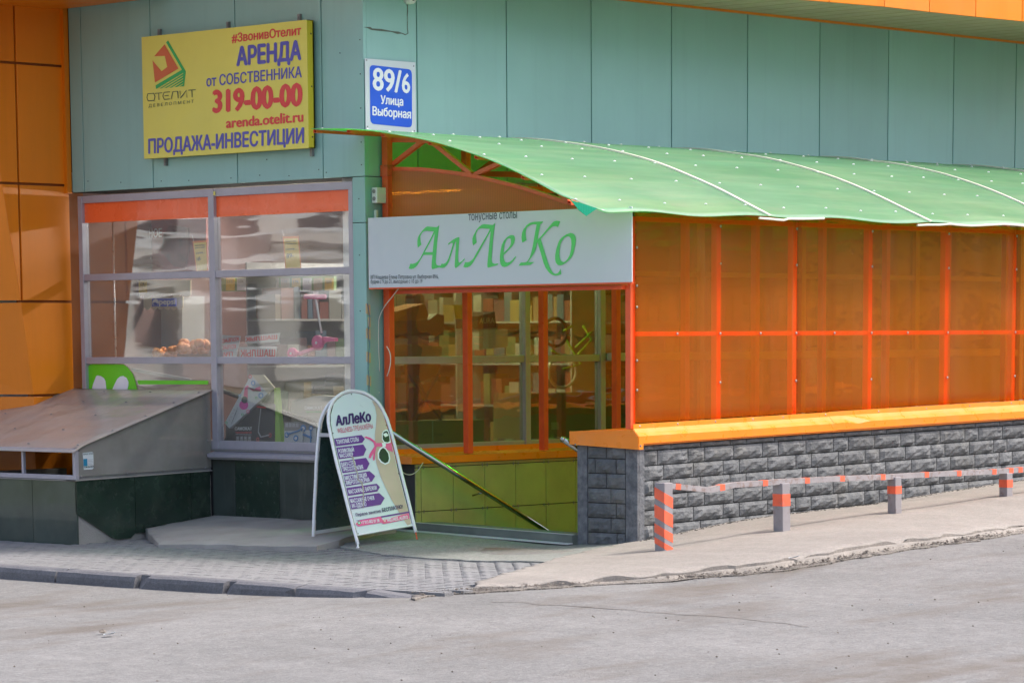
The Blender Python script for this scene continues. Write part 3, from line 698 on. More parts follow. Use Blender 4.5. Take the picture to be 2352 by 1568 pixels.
# interior room shell
m = MB().box(.1, 14, 8.2, 8.4, .3, 3.12); m.box(13.8, 14, .1, 8.2, .3, 3.12); m.box(.1, 14, .1, 8.2, .2, .45)
obj('interior_wall', m, PLASTER, B)
obj('interior_partition', MB().box(.12, .4, .17, .42, .5, 3.1), paint('white_wall', (.75, .75, .73), .6), B)
obj('interior_side_wall', MB().box(.1, 5, 4.25, 4.4, .3, 3.12), paint('maroon_wall', (.16, .09, .08), .6), B)
TUBE = emit('added_tube_light', (1, .96, .88), 45)  # added emitters that brighten the goods behind the panes
for (x, y), lb in zip(((1.7, 1.1), (1.7, 3.1)), ('behind the upper right pane of the shop window', 'behind the upper left pane of the shop window')):
    r = thing('added_ceiling_lamp', (x, y, 3.0), 'added tube lamp brightening the interior from the shop ceiling '+lb, 'lamp', 'added interior tube lamps')
    obj('housing', MB().box(x-.06, x+.06, y-.92, y+.92, 3.05, 3.11), LIGHTG, r); obj('tube', MB().box(x-.04, x+.04, y-.9, y+.9, 3.03, 3.05), TUBE, r)
# ------------------------------------------------------------------ LIGHT WELL under a polycarbonate cover (left)
LW = thing('light_well', (-.84, 3.2, -.2), 'basement light well with smoky plastic cover over dark green tiled kerb walls', 'light well')
XB, YB, YE = -1.66, 2.15, 6.2
m = MB().box(XB+.02, 0.0, YB+.02, YB+.16, -.5, .37).box(XB+.02, XB+.16, YB+.16, YE, -.5, .37); obj('kerb_wall', m, CONC, LW)
def tiles_side():
    xs_ = [XB, -.96, -.27, -.02]
    for i in range(3):
        a, b = xs_[i]+(.0 if i == 0 else .003), xs_[i+1]-.003
        if i == 0:   # chipped lower corner
            P = [(a, .37), (b, .40), (b, -.135), (b-.06, -.18), (b-.22, -.185), (-1.24, -.17), (-1.34, -.11), (-1.5, -.02), (a+.02, .06), (a, .07)]
        elif i == 1: P = [(a, .40), (b, .405), (b, -.12), (a+.2, -.13), (a+.0, -.14)]
        else: P = [(a, .405), (b, .41), (b, -.1), (a, -.1)]
        obj('plinth_tile', MB().prism([(x, YB, z) for x, z in P], (0, .018, 0)), GRNTILE, LW)
tiles_side()
ys_ = [2.15, 2.80, 3.45, 4.1, 4.75, 5.4, 6.2]
for a, b in zip(ys_[:-1], ys_[1:]): obj('plinth_tile', MB().box(XB, XB+.018, a+.003, b-.003, -.24, .37), paint('glossy_green_tile', (.05, .07, .06), .12, .2, 2, dirt=.3, dirtc=(.1, .12, .09), coat=.5), LW)
m = MB().prism([(XB-.01, YB-.008, .372), (0, YB-.008, .41), (0, YB-.008, .42), (XB-.01, YB-.008, .384)], (0, .15, 0)).box(XB-.01, XB+.15, YB, YE, .37, .38); obj('tile_edge', m, CONC, LW)
zt = lambda x: .672+(x-XB)*(1.175-.672)/(-XB)
# frame
m = MB(); 
for x in (XB+.02, -.68, -.04): m.box(x-.02, x+.02, YB+.012, YB+.05, .385+(x-XB)*.02, zt(x)-.012)
m.bar((XB, YB+.03, zt(XB)-.02), (0, YB+.03, zt(0)-.02), .035, .035)
m.bar((XB, YB+.03, .405), (0, YB+.03, .44), .035, .04)
obj('side_frame', m, GREYM, LW, bevel=.002)
m = MB().box(XB-.015, XB+.03, YB-.01, YE, .384, .425); m.box(XB-.01, XB+.03, YB-.006, YB+.03, .425, .66)
for y in (2.93, 3.65, 4.4, 5.2): m.box(XB-.005, XB+.025, y-.014, y+.014, .425, .655)
m.box(XB-.005, XB+.03, YB, YE, .645, .668); obj('front_frame', m, ALU, LW, bevel=.002)
obj('side_sheet', MB().prism([(XB-.005, YB, .41), (-.005, YB, .445), (-.005, YB, zt(0)-.01), (XB-.005, YB, zt(XB)-.006)], (0, .006, 0)), SMOKE, LW)
top = MB().grid(lambda u, v: (XB-.05+(0.0-XB+.05)*u, YB-.03+(YE-YB)*v, zt(XB-.05+(0-XB+.05)*u)+.006*math.sin(u*9)*math.sin(v*14)+.005-.025*max(0, 1-u*9)**2), 40, 30)
ob = obj('top_sheet', top, SMOKETOP, LW, smooth=True); so_ = ob.modifiers.new('thickness', 'SOLIDIFY'); so_.thickness = .006
def screws(name, pts, r, axis, mat, parent, kind='stuff'):
    m = MB()
    for p in pts:
        if axis == 'z': m.lathe(p, [(r, 0), (r*.95, r*.3), (r*.35, r*.75)], 8, 2)
        elif axis == 'y': m.lathe(p, [(r*.4, -r*.7), (r, -r*.25), (r, 0)], 8, 1)
        else: m.lathe(p, [(r*.4, -r*.7), (r, -r*.25), (r, 0)], 8, 0)
    return tag(obj(name, m, mat, parent), kind=kind)
sp = []
for y in (2.19, 2.9, 3.6, 4.3, 5.0):
    for x in (-1.6, -1.2, -.78, -.4, -.1): sp.append((x, y+random.uniform(-.04, .04), zt(x)+.008))
screws('cover_screws', sp, .013, 'z', GREYM, LW)
screws('side_screws', [(x, YB, .41+(x-XB)*.02) for x in (-1.6, -1.05, -.6, -.25, -.08)]+[(x, YB, zt(x)-.03) for x in (-1.62, -1.0, -.75, -.4, -.1)]+[(-.05, YB, .7), (-.05, YB, 1.0)], .011, 'y', GREYM, LW)
cl = crop(0, 800, 700, 1996)
pn = lambda x, y: ony(*cl(x, y), YB)
ad = printed('advert_sheet', [[(574, 870), (640, 862), (648, 868), (650, 975), (640, 985), (582, 987)]], pn, (0, -.003, 0), WHITE, None)
tag(ad, 'small torn advert paper with blue square stuck on the smoky plastic side', 'advert')
printed('advert_print', [[(578, 912), (605, 910), (607, 960), (580, 962)]], pn, (0, -.005, 0), paint('teal_blue_ink', (.02, .22, .38), .5), ad)
lettering('9-388-256-58-68', cl(583, 975), cl(648, 968), 3.6, lambda x, y: ony(x, y, YB), (0, -.006, 0), INK, ad, .02)
lettering('ВАШ ХОД', cl(578, 884), cl(645, 877), 3.0, lambda x, y: ony(x, y, YB), (0, -.006, 0), INK, ad, .02)
for k in range(5): printed('advert_print', [[(610, 917+k*10), (645, 914+k*10), (645, 916+k*10), (610, 919+k*10)]], pn, (0, -.005, 0), GREYM, ad)
# ------------------------------------------------------------------ YELLOW BILLBOARD on wall A
YS = thing('billboard', (-.06, 1.9, 3.38), 'yellow rental advert box sign hung on the teal wall above the shop window', 'sign')
XS = -.115
pA = lambda x, y: onx(x, y, XS)
c1, c2, c3, c4 = pA(323, 86), pA(704, 46), pA(709, 341), pA(333, 364)
yA, yBb = .5*(c1[1]+c4[1]), .5*(c2[1]+c3[1]); zT, zB = .5*(c1[2]+c2[2]), .5*(c3[2]+c4[2])
obj('face', MB().box(XS, XS+.004, yBb, yA, zB, zT), YEL, YS)
m = MB().box(XS+.004, XS+.085, yBb, yBb+.006, zB, zT).box(XS+.004, XS+.085, yA-.006, yA, zB, zT).box(XS+.004, XS+.085, yBb, yA, zB, zB+.006).box(XS+.004, XS+.085, yBb, yA, zT-.006, zT).box(XS+.07, XS+.085, yBb, yA, zB, zT); obj('casing', m, YELS, YS)
for y, z in ((yA-.15, zT), (yBb+1.17, zT), (yBb+.2, zT), (yA-.2, zB), (yBb+.06, zB)):
    up = z == zT
    m = MB().box(-.03, -.001, y-.015, y+.015, z if up else z-.07, z+.07 if up else z); m.box(-.036, -.03, y-.007, y+.007, (z+.03) if up else z-.05, (z+.05) if up else z-.03); obj('bracket', m, GREYM, YS)
screws('casing_screws', [(XS+.05, yBb-.001, z) for z in (zB+.1, zB+.55, zT-.12)], .008, 'y', BLACKM, YS)
co = crop(340, 80, 160, 1254); pO = lambda x, y: onx(*co(x, y), XS)
OF = (-.003, 0, 0)
printed('emblem', [[(487, 225), (755, 688), (305, 957), (258, 532), (430, 742), (540, 660), (493, 448), (290, 455)]], pO, OF, LOGOO, YS)
for lp in ([(555, 153), (895, 742), (862, 1028), (845, 1028), (845, 770), (820, 712), (518, 190)], [(820, 712), (318, 1010), (325, 1078), (345, 1072), (845, 772)], [(845, 790), (395, 1072), (430, 1070), (845, 822)], [(845, 840), (485, 1065), (530, 1060), (845, 872)], [(845, 890), (580, 1058), (625, 1053), (845, 922)], [(845, 935), (680, 1045), (730, 1042), (845, 975)], [(845, 990), (775, 1035), (845, 1028)]):
    printed('emblem', [lp], pO, (-.0035, 0, 0), LOGOG, YS)
def stroke(pts, w):
    q = []
    pts = [np.array(p, float) for p in pts]
    L = []; Rr = []
    for i, p in enumerate(pts):
        a = pts[max(0, i-1)]; b = pts[min(len(pts)-1, i+1)]; t = b-a; t /= np.linalg.norm(t)+1e-9; n = np.array([-t[1], t[0]])
        if 0 < i < len(pts)-1:
            t1 = (p-a)/np.linalg.norm(p-a); c = max(.5, abs(t1@t)); n = n/c
        L.append(p+n*w/2); Rr.append(p-n*w/2)
    return [tuple(p) for p in L]+[tuple(p) for p in Rr[::-1]]
for k, st in enumerate(([(230, 1166), (280, 1162), (305, 1225), (285, 1300), (175, 1308), (150, 1240), (170, 1170), (232, 1166)], [(305, 1165), (445, 1152)], [(375, 1158), (382, 1292)], [(592, 1135), (480, 1145), (455, 1215), (485, 1280), (590, 1270)], [(490, 1210), (570, 1202)], [(615, 1270), (650, 1130), (740, 1125), (752, 1258)], [(785, 1115), (795, 1252), (910, 1105), (920, 1245)], [(945, 1105), (1087, 1092)], [(1013, 1100), (1020, 1238)])):
    printed('lettering', [stroke(st, 13)], pO, (-.003-.0003*k, 0, 0), INK, YS)
lettering('Д Е В Е Л О П М Е Н Т', co(183, 1430), co(1045, 1345), 6.6, pA, OF, INK, YS, .0)
cy = crop(300, 20, 500, 1960)
def ly(s, a, b, h, mat, bold=.02): lettering(s, cy(*a), cy(*b), h*.24, pA, OF, mat, YS, bold)
ly('#ЗвонивОтелит', (1043, 330), (1708, 256), 78, LRED, .035)
ly('АРЕНДА', (1087, 552), (1710, 490), 165, LBLUE, .055)
ly('от СОБСТВЕННИКА', (800, 752), (1714, 662), 95, LBLUE, .025)
ly('319-00-00', (858, 998), (1722, 928), 200, LRED, .06)
ly('arenda.otelit.ru', (988, 1148), (1730, 1085), 92, LRED, .04)
ly('ПРОДАЖА-ИНВЕСТИЦИИ', (244, 1392), (1736, 1288), 128, LBLUE, .04)
# ------------------------------------------------------------------ ADDRESS PLATE
AP = thing('address_plate', (.34, -.02, 3.51), 'blue and white house number plate on the building corner above the canopy', 'sign')
cp = crop(740, 0, 500, 1960); pP = lambda x, y: ony(*cp(x, y), -.022)
a = pP(592, 560); b = pP(1082, 1280)
obj('plate', MB().box(a[0], b[0], -.022, -.016, b[2], a[2]), WHITE, AP, bevel=.002)
def rr(x0, y0, x1, y1, x2, y2, x3, y3, r=.06):
    C = [np.array(p, float) for p in ((x0, y0), (x1, y1), (x2, y2), (x3, y3))]; out = []
    for i in range(4):
        p, q, s_ = C[i], C[i-1], C[(i+1) % 4]
        for t in (0, .25, .5, .75, 1):
            A_ = p+(q-p)*r*(1-t)**2*1.0; B_ = p+(s_-p)*r*t**2; out.append(tuple(A_+B_-p))
    return out
printed('blue_field', [rr(635, 622, 1040, 668, 1042, 1224, 643, 1185, .09)], pP, (0, -.002, 0), BLUE, AP)
pl = lambda x, y: ony(x, y, -.022)
PW = paint('white_letters', (.82, .84, .85), .35, .01)
lettering('89/', cp(662, 858), cp(940, 886), 205*.24, pl, (0, -.004, 0), PW, AP, .03)
lettering('6', cp(942, 884), cp(1022, 892), 180*.24, pl, (0, -.004, 0), PW, AP, .03)
lettering('Улица', cp(738, 994), cp(956, 1014), 76*.24, pl, (0, -.004, 0), PW, AP, .035)
lettering('Выборная', cp(660, 1102), cp(1030, 1136), 78*.24, pl, (0, -.004, 0), PW, AP, .035)
screws('plate_screws', [tuple(pP(x, y)) for x, y in ((608, 578), (1058, 634), (617, 1213), (1064, 1255))], .007, 'y', GREYM, AP)
# lens of a small dome camera at the top
dc = ony(935, -3, -.0)
r = thing('dome_camera', (dc[0], -.03, dc[2]-.05), 'small white round camera above the house number plate', 'camera')
obj('body', MB().lathe((dc[0], 0, dc[2]), [(.03, -.08), (.052, -.07), (.055, -.03), (.055, 0)], 20, 1), PLAST, r, smooth=True)
obj('lens', MB().lathe((dc[0], 0, dc[2]), [(.006, -.094), (.022, -.09), (.028, -.081)], 16, 1), BLACKM, r, smooth=True)
# junction box and conduit beside the post
r = tag(obj('junction_box', MB().box(.075, .20, -.075, -.004, 2.86, 3.0), PLAST, bevel=.008), 'small white electrical box fixed beside the orange canopy post', 'junction box')
mm = MB(); 
for z in (2.965, 2.90): mm.lathe((.072, -.04, z), [(.005, -.006), (.018, -.004), (.018, .003)], 12, 0)
obj('cable_gland', mm, GREYM, r)
tag(obj('conduit', MB().box(.10, .13, -.035, -.004, 2.45, 2.80), PLAST, bevel=.005), 'short white conduit below the electrical box', 'conduit')
# broken tile-glue sticks on the corner (torn led strip)
LS = thing('torn_led_strip', (.0, -.01, 1.2), 'torn string of little beige light modules hanging down the teal corner', 'light strip')
for k, (z, dx, dz) in enumerate(((1.92, 0, 0), (1.81, .04, .0), (1.70, 0, 0), (1.49, 0, 0), (1.28, .0, 0), (1.08, .0, 0), (1.0, .03, 0))):
    obj('module', MB().box(-.012, .012, -.012+.0, .0, z-.045, z+.045) if not dx else MB().box(.01, .035, -.016, -.003, z-.05, z+.03), paint('beige_plastic', (.55, .42, .24), .5), LS)
    obj('module', MB().box(.014, .034, -.014, -.002, z-.055, z+.035), paint('beige_plastic', (.55, .42, .24), .5), LS)
obj('wire', MB().tube([(.0, -.014, 1.97), (.02, -.02, 1.85), (.0, -.016, 1.7), (.015, -.02, 1.6), (.0, -.015, 1.49), (-.008, -.02, 1.38), (.01, -.015, 1.28), (.0, -.02, 1.15), (.01, -.015, 1.0)], .003, 5), paint('blue_wire', (.05, .15, .3), .5), LS)
# ------------------------------------------------------------------ CANOPY
CN = thing('canopy', (2, -1.5, .6), 'long curved green plastic canopy on orange steel trusses over the basement stairs', 'canopy')
prof_y = [.10, -.41, -.84, -1.41, -1.96, -2.5, -3.02, -3.25]; prof_z = [3.492, 3.468, 3.415, 3.318, 3.178, 2.99, 2.77, 2.672]
def ZR(y):
    # smooth cubic through the table
    P = list(zip(prof_y[::-1], prof_z[::-1])); ysr = [p[0] for p in P]; zsr = [p[1] for p in P]
    i = int(np.clip(np.searchsorted(ysr, y)-1, 0, len(P)-2))
    def sl(k): return (zsr[min(k+1, len(P)-1)]-zsr[max(k-1, 0)])/(ysr[min(k+1, len(P)-1)]-ysr[max(k-1, 0)])
    h = ysr[i+1]-ysr[i]; t = (y-ysr[i])/h; a, b = zsr[i], zsr[i+1]; m0, m1 = sl(i)*h, sl(i+1)*h
    return (2*t**3-3*t*t+1)*a+(t**3-2*t*t+t)*m0+(-2*t**3+3*t*t)*b+(t**3-t*t)*m1
PUR = [.02, -.41, -.84, -1.41, -1.96, -2.5, -3.02]
XE = 11.5
for y in PUR:   # box section purlins, open ends
    z1 = ZR(y)-.006; m = MB(); x0 = -.59; h = .026; wd = .042; tan = (ZR(y+.05)-ZR(y-.05))/.1
    for (ya, yb, za, zb) in ((-wd/2, wd/2, -h, -h+.003), (-wd/2, wd/2, -.003, 0), (-wd/2, -wd/2+.003, -h+.003, -.003), (wd/2-.003, wd/2, -h+.003, -.003)):
        q = [(x0, y+a, z1+b+tan*a) for a, b in ((ya, za), (yb, za), (yb, zb), (ya, zb))]; m.prism(q, (XE-x0 if y > -.0 or True else 1, 0, 0))
    obj('purlin', m, RED, CN)
def truss(x, first=False):
    w_ = .05; low = lambda y: np.interp(y, [-3.0, -2.3, -1.7, -1.05, -.5, 0], [2.64, 2.79, 2.955, 3.09, 3.16, 3.185])
    lo = [(x, y, low(y)-.02) for y in np.linspace(-2.88, -.03, 15)]; up = [(x, y, ZR(y)-.032-w_/2) for y in np.linspace(-2.88, -.0, 15)]
    m = MB()
    for a, b in zip(lo[:-1], lo[1:]): m.bar(a, b, w_, w_, (1, 0, 0))
    o1 = obj('lower_chord', m, RED, CN)
    m = MB()
    for a, b in zip(up[:-1], up[1:]): m.bar(a, b, w_, .036, (1, 0, 0))
    obj('upper_chord', m, RED, CN)
    for a, b in ((-.04, -.50), (-.56, -1.08), (-1.12, -1.62), (-1.7, -2.24), (-2.3, -2.62)):
        za, zb = ((low(a), ZR(b)-.05) if (a, b) in ((-.04, -.50), (-1.12, -1.62), (-2.3, -2.62)) else (ZR(a)-.05, low(b)))
        obj('brace', MB().bar((x, a, za), (x, b, zb), .038, .04, (1, 0, 0)), RED, CN)
def post(x, y, z0, z1, w_=.06, mat=RED, name='post'): return obj(name, MB().box(x-w_/2, x+w_/2, y-w_/2, y+w_/2, z0, z1), mat, CN, bevel=.003)
FX = [.31, 1.45, 2.52, 3.64, 4.84, 5.96, 7.1, 8.2, 9.3]
BX = [.26, 1.0, 2.03, 3.07, 4.1, 5.2, 6.3, 7.4, 8.5, 9.6]
truss(.27)
for x in (1.45, 2.52, 3.64, 4.84, 5.96, 7.1, 8.2): truss(x)
capz = lambda x: .872+.0172*(x-.33)
for i, x in enumerate(FX): post(x, -2.90, capz(x)+.0, 2.66)
post(.225, -.06, .60, 3.46, .07)
post(.225, -.06, 3.10, 3.2, .092, RUSTY, 'splice')
for x in BX[1:]: post(x, -.30, .595, 3.42, .065)
obj('rail', MB().box(.34, 10.5, -2.925, -2.895, 1.655, 1.695), RED, CN, bevel=.003)
obj('rail', MB().box(.34, 10.5, -.32, -.28, 3.0, 3.05), RED, CN)
obj('rail', MB().box(.27-.03, .27+.03, -2.87, -.1, 2.05, 2.09), RED, CN)
obj('rail', MB().box(.34, 10.5, -2.93, -2.89, 2.62, 2.66), RED, CN)
# roof sheets: panels 2.3 m wide with joining strips, wavy eave
seams = [-.6, 1.78, 4.12, 6.46, 8.8, 11.4]
def eavey(x): return -3.24-.02*math.sin(x*2.1)
def roofz(x, y):
    wv = .010*math.sin(x*4.7+1)*max(0, min(1, (-y-2.6)/.6)); sag = .006*noise.noise(Vector((x*1.6, y*2, 0)))
    return ZR(y)+wv+sag
for i, (a, b) in enumerate(zip(seams[:-1], seams[1:])):
    def P(u, v, a=a, b=b, i=i):
        x = a+.006+(b-a-.012)*u; y = .06+(eavey(x)-.06)*v; z = roofz(x, y)+.001
        if i == 0:   # the free corner droops
            k = max(0, 1-(x+.6)/.75)*max(0, (v-.90)/.10); z -= .012*k; y -= .01*k; x += .22*k
            if y < -3.0 and x < .2: pass
        return (x, y, z)
    o = obj('roof_sheet', MB().grid(P, 28, 44), GRSHEET, CN, smooth=True); s_ = o.modifiers.new('thickness', 'SOLIDIFY'); s_.thickness = .006; s_.offset = 1
SEAMM = paint('cream_joint_strip', (.78, .75, .62), .35, .04, 4)
for i, x in enumerate(seams[1:-1]):
    pts = [(x, y, roofz(x, y)+.012) for y in np.linspace(.06, eavey(x), 30)]; m = MB()
    for a, b in zip(pts[:-1], pts[1:]): m.bar(a, b, .016, .034, (1, 0, 0))
    obj('joint_strip', m, SEAMM, CN)
for a, b in ((1.62, 2.55), (3.9, 6.2), (6.5, 8.4)):
    pts = [(x, eavey(x)-.008, roofz(x, eavey(x))-(.004 if x > a+.4 else .02)) for x in np.linspace(a, b, 14)]
    obj('edge_strip', MB().tube(pts, .010, 6), SEAMM, CN)
sp = []
for i, y in enumerate(PUR):
    x = -.5+(.15 if i % 2 else 0)
    while x < 10.5: 
        yy = y+random.uniform(-.012, .012); sp.append((x, yy, roofz(x, yy)+.008)); x += .57+random.uniform(-.05, .05)
WASH = paint('clear_washer', (.72, .78, .72), .15, .02, 5, coat=.5)
screws('roof_washers', sp, .014, 'z', WASH, CN)
# peeled corner flap of the sheet hanging below the eave
fl = crop(880, 300, 640, 2352); Ff = lambda x, y: ony(*fl(x, y), -3.22)
fv = [Ff(x, y) for x, y in ((1885, 690), (2125, 768), (2028, 835), (1965, 785))]
m = MB().prism(fv, (0, .006, 0)); obj('torn_flap', m, sheetmat('turquoise_flap', (.1, .8, .55), (.05, .65, .38), (.03, .42, .28), .2, .35, .25, ribs=(0, .02, .1)), CN)
# orange front sheets and gable sheet
def wallsheet(u, v, x0, x1):
    x = x0+(x1-x0)*u; z0 = capz(x)+.05; z = z0+(2.69-z0)*v
    return (x, -2.942-.012*noise.noise(Vector((x*1.2, z*.9, 2)))-.008*math.sin(v*6)*math.sin(u*9), z)
for a, b in ((.325, 2.52), (2.528, 5.95), (5.958, 10.4)):
    o = obj('side_sheet', MB().grid(lambda u, v: wallsheet(u, v, a, b), 30, 16), ORSHEET, CN, smooth=True); s_ = o.modifiers.new('thickness', 'SOLIDIFY'); s_.thickness = .005
low = lambda y: float(np.interp(y, [-3.0, -2.3, -1.7, -1.05, -.5, 0], [2.64, 2.79, 2.955, 3.09, 3.16, 3.185]))
P = [(.235, y, low(y)-.03) for y in np.linspace(-2.93, -.11, 12)]+[(.235, -.11, 2.08), (.235, -2.93, 2.08)]
obj('gable_sheet', MB().prism(P, (.005, 0, 0)), ORSHEETV, CN)
sp = [(x, -2.95, z) for x in FX for z in (1.675, 2.28, 2.60, 1.25)]+[(x+.56, -2.95, 1.675) for x in FX[:-1]]
sp += [(.34, -2.95, z) for z in (2.4, 2.08, 1.9, 1.45, 1.2)]
screws('sheet_screws', [p for p in sp if p[0] > .32], .012, 'y', GREYM, CN)
# ------------------------------------------------------------------ SIGNBOARD over the entrance
SG = thing('signboard', (.15, -1.55, 2.1), 'long white signboard with green calligraphic name hung across the stair entrance', 'sign')
XG = .0; pG = lambda x, y: onx(x, y, XG)
q = [pG(845, 500), pG(1452, 475), pG(1450, 650), pG(847, 659)]
ya, yb = (q[0][1]+q[3][1])/2, (q[1][1]+q[2][1])/2; za, zb = (q[0][2]+q[1][2])/2, (q[2][2]+q[3][2])/2
obj('board', MB().box(XG, XG+.012, yb, ya, zb, za), WHITE, SG, bevel=.002)
for y in (-.12, -1.0, -2.0, -2.9): obj('bracket', MB().box(XG+.012, .24, y-.015, y+.015, 2.5, 2.53), GREYM, SG)
obj('board_edge', MB().box(XG+.001, XG+.03, yb, ya, zb-.012, zb), RED, SG)
L1 = crop(980, 510, 260, 2265); L2 = crop(1200, 510, 260, 2265)
g1 = lambda x, y: onx(*L1(x, y), XG); g2 = lambda x, y: onx(*L2(x, y), XG)
glyph = [
 (g1, [[(808, 345), (770, 382), (745, 390), (650, 382), (560, 375), (535, 382), (510, 400), (460, 450), (400, 530), (375, 568), (360, 600), (348, 648), (343, 690), (345, 760), (353, 825), (430, 760), (418, 715), (410, 670), (406, 600), (412, 570), (425, 545), (445, 510), (460, 495), (480, 480), (505, 471), (540, 468), (692, 480), (640, 600), (500, 860), (430, 1000), (400, 1058), (370, 1095), (330, 1135), (285, 1158), (240, 1168), (195, 1163), (160, 1270), (210, 1280), (260, 1270), (310, 1235), (350, 1190), (470, 980), (665, 980), (650, 1130), (645, 1230), (650, 1265), (668, 1282), (820, 1238), (850, 1205), (790, 1205), (755, 1190), (738, 1160), (735, 1120), (738, 1050), (770, 650)], [(500, 922), (668, 918), (714, 520)]]),
 (g1, [[(855, 1165), (905, 1168), (940, 1150), (975, 1110), (1005, 1050), (1040, 950), (1070, 850), (1098, 750), (1098, 735), (1088, 725), (1060, 725), (1000, 768), (1000, 735), (1100, 655), (1180, 612), (1225, 600), (1238, 610), (1225, 780), (1210, 1000), (1212, 1080), (1220, 1125), (1238, 1143), (1290, 1110), (1350, 1045), (1350, 1080), (1210, 1225), (1165, 1258), (1145, 1250), (1137, 1210), (1150, 980), (1168, 700), (1155, 695), (1143, 720), (1100, 860), (1060, 990), (1020, 1110), (975, 1195), (930, 1240), (880, 1257), (815, 1250), (818, 1238), (845, 1200)]]),
 (g1, [[(2003, 290), (1965, 335), (1945, 343), (1850, 333), (1760, 325), (1715, 338), (1660, 380), (1600, 450), (1540, 560), (1515, 640), (1518, 720), (1530, 780), (1608, 715), (1595, 660), (1585, 580), (1600, 510), (1630, 450), (1670, 422), (1710, 415), (1885, 428), (1850, 510), (1700, 765), (1560, 1010), (1530, 1060), (1500, 1090), (1450, 1125), (1410, 1135), (1360, 1132), (1322, 1235), (1370, 1247), (1420, 1240), (1480, 1205), (1530, 1140), (1620, 985), (1905, 470), (1870, 800), (1832, 1180), (1835, 1235), (1855, 1250), (2055, 1192), (2070, 1158), (2000, 1168), (1960, 1160), (1938, 1140), (1930, 1120), (1925, 1060), (1950, 700), (1975, 480)]]),
 (g2, [[(443, 557), (480, 565), (500, 595), (505, 650), (490, 720), (450, 790), (360, 885), (260, 985), (262, 1040), (275, 1090), (300, 1130), (340, 1143), (390, 1130), (450, 1085), (522, 1000), (522, 1035), (470, 1110), (430, 1155), (390, 1190), (330, 1225), (280, 1237), (235, 1225), (200, 1180), (185, 1110), (185, 1000), (200, 880), (225, 760), (270, 670), (340, 600), (400, 562)], [(265, 940), (272, 830), (290, 740), (320, 665), (355, 630), (395, 625), (415, 640), (420, 680), (415, 740), (400, 780), (360, 840)]]),
 (g2, [[(1110, 270), (1085, 300), (1045, 325), (1010, 500), (985, 660), (1055, 590), (1180, 440), (1290, 310), (1315, 282), (1340, 268), (1390, 253), (1440, 260), (1465, 268), (1418, 388), (1375, 368), (1330, 370), (1300, 382), (1270, 405), (1190, 480), (1055, 640), (1110, 830), (1200, 1120), (1240, 1230), (1300, 1340), (1330, 1368), (1360, 1380), (1410, 1370), (1450, 1325), (1472, 1262), (1490, 1385), (1440, 1410), (1375, 1418), (1300, 1405), (1230, 1355), (1160, 1260), (1110, 1140), (1060, 960), (980, 700), (955, 830), (925, 920), (870, 1010), (780, 1132), (918, 1130), (830, 1192), (583, 1208), (630, 1140), (720, 1138), (745, 1130), (770, 1110), (820, 1030), (850, 930), (880, 810), (920, 580), (965, 335), (900, 328), (840, 342), (780, 380), (755, 410), (740, 445), (732, 500), (735, 590), (752, 665), (665, 718), (650, 670), (643, 600), (655, 510), (670, 468), (690, 430), (750, 350), (790, 318), (830, 295), (920, 275), (1000, 272)]]),
 (g2, [[(1690, 512), (1740, 525), (1765, 545), (1780, 570), (1795, 610), (1800, 660), (1790, 760), (1760, 900), (1735, 980), (1700, 1040), (1600, 1140), (1520, 1190), (1470, 1203), (1420, 1195), (1380, 1150), (1366, 1110), (1360, 1060), (1362, 980), (1385, 850), (1430, 710), (1460, 655), (1500, 610), (1600, 540)], [(1625, 582), (1650, 585), (1670, 600), (1690, 625), (1700, 655), (1708, 740), (1700, 860), (1670, 980), (1620, 1070), (1570, 1120), (1535, 1130), (1490, 1110), (1468, 1075), (1455, 1030), (1448, 950), (1460, 820), (1475, 750), (1500, 690), (1560, 610)]])]
for k, (fn, lp) in enumerate(glyph): printed('lettering', lp, fn, (-.003-.0004*k, 0, 0), LGRN, SG)
cs = crop(750, 300, 850, 2352)
lettering('тонусные столы', cs(1090, 660), cs(1418, 643), 54*.34, pG, (-.003, 0, 0), INK, SG, .0)
lettering('ИП Кощаева Елена Петровна ул. Выборная 89/6,', cs(430, 1055), cs(888, 1050), 8.6, pG, (-.003, 0, 0), INK, SG, .0)
lettering('будни с 9 до 21, выходные с 10 до 19', cs(430, 1085), cs(779, 1081), 8.6, pG, (-.003, 0, 0), INK, SG, .0)
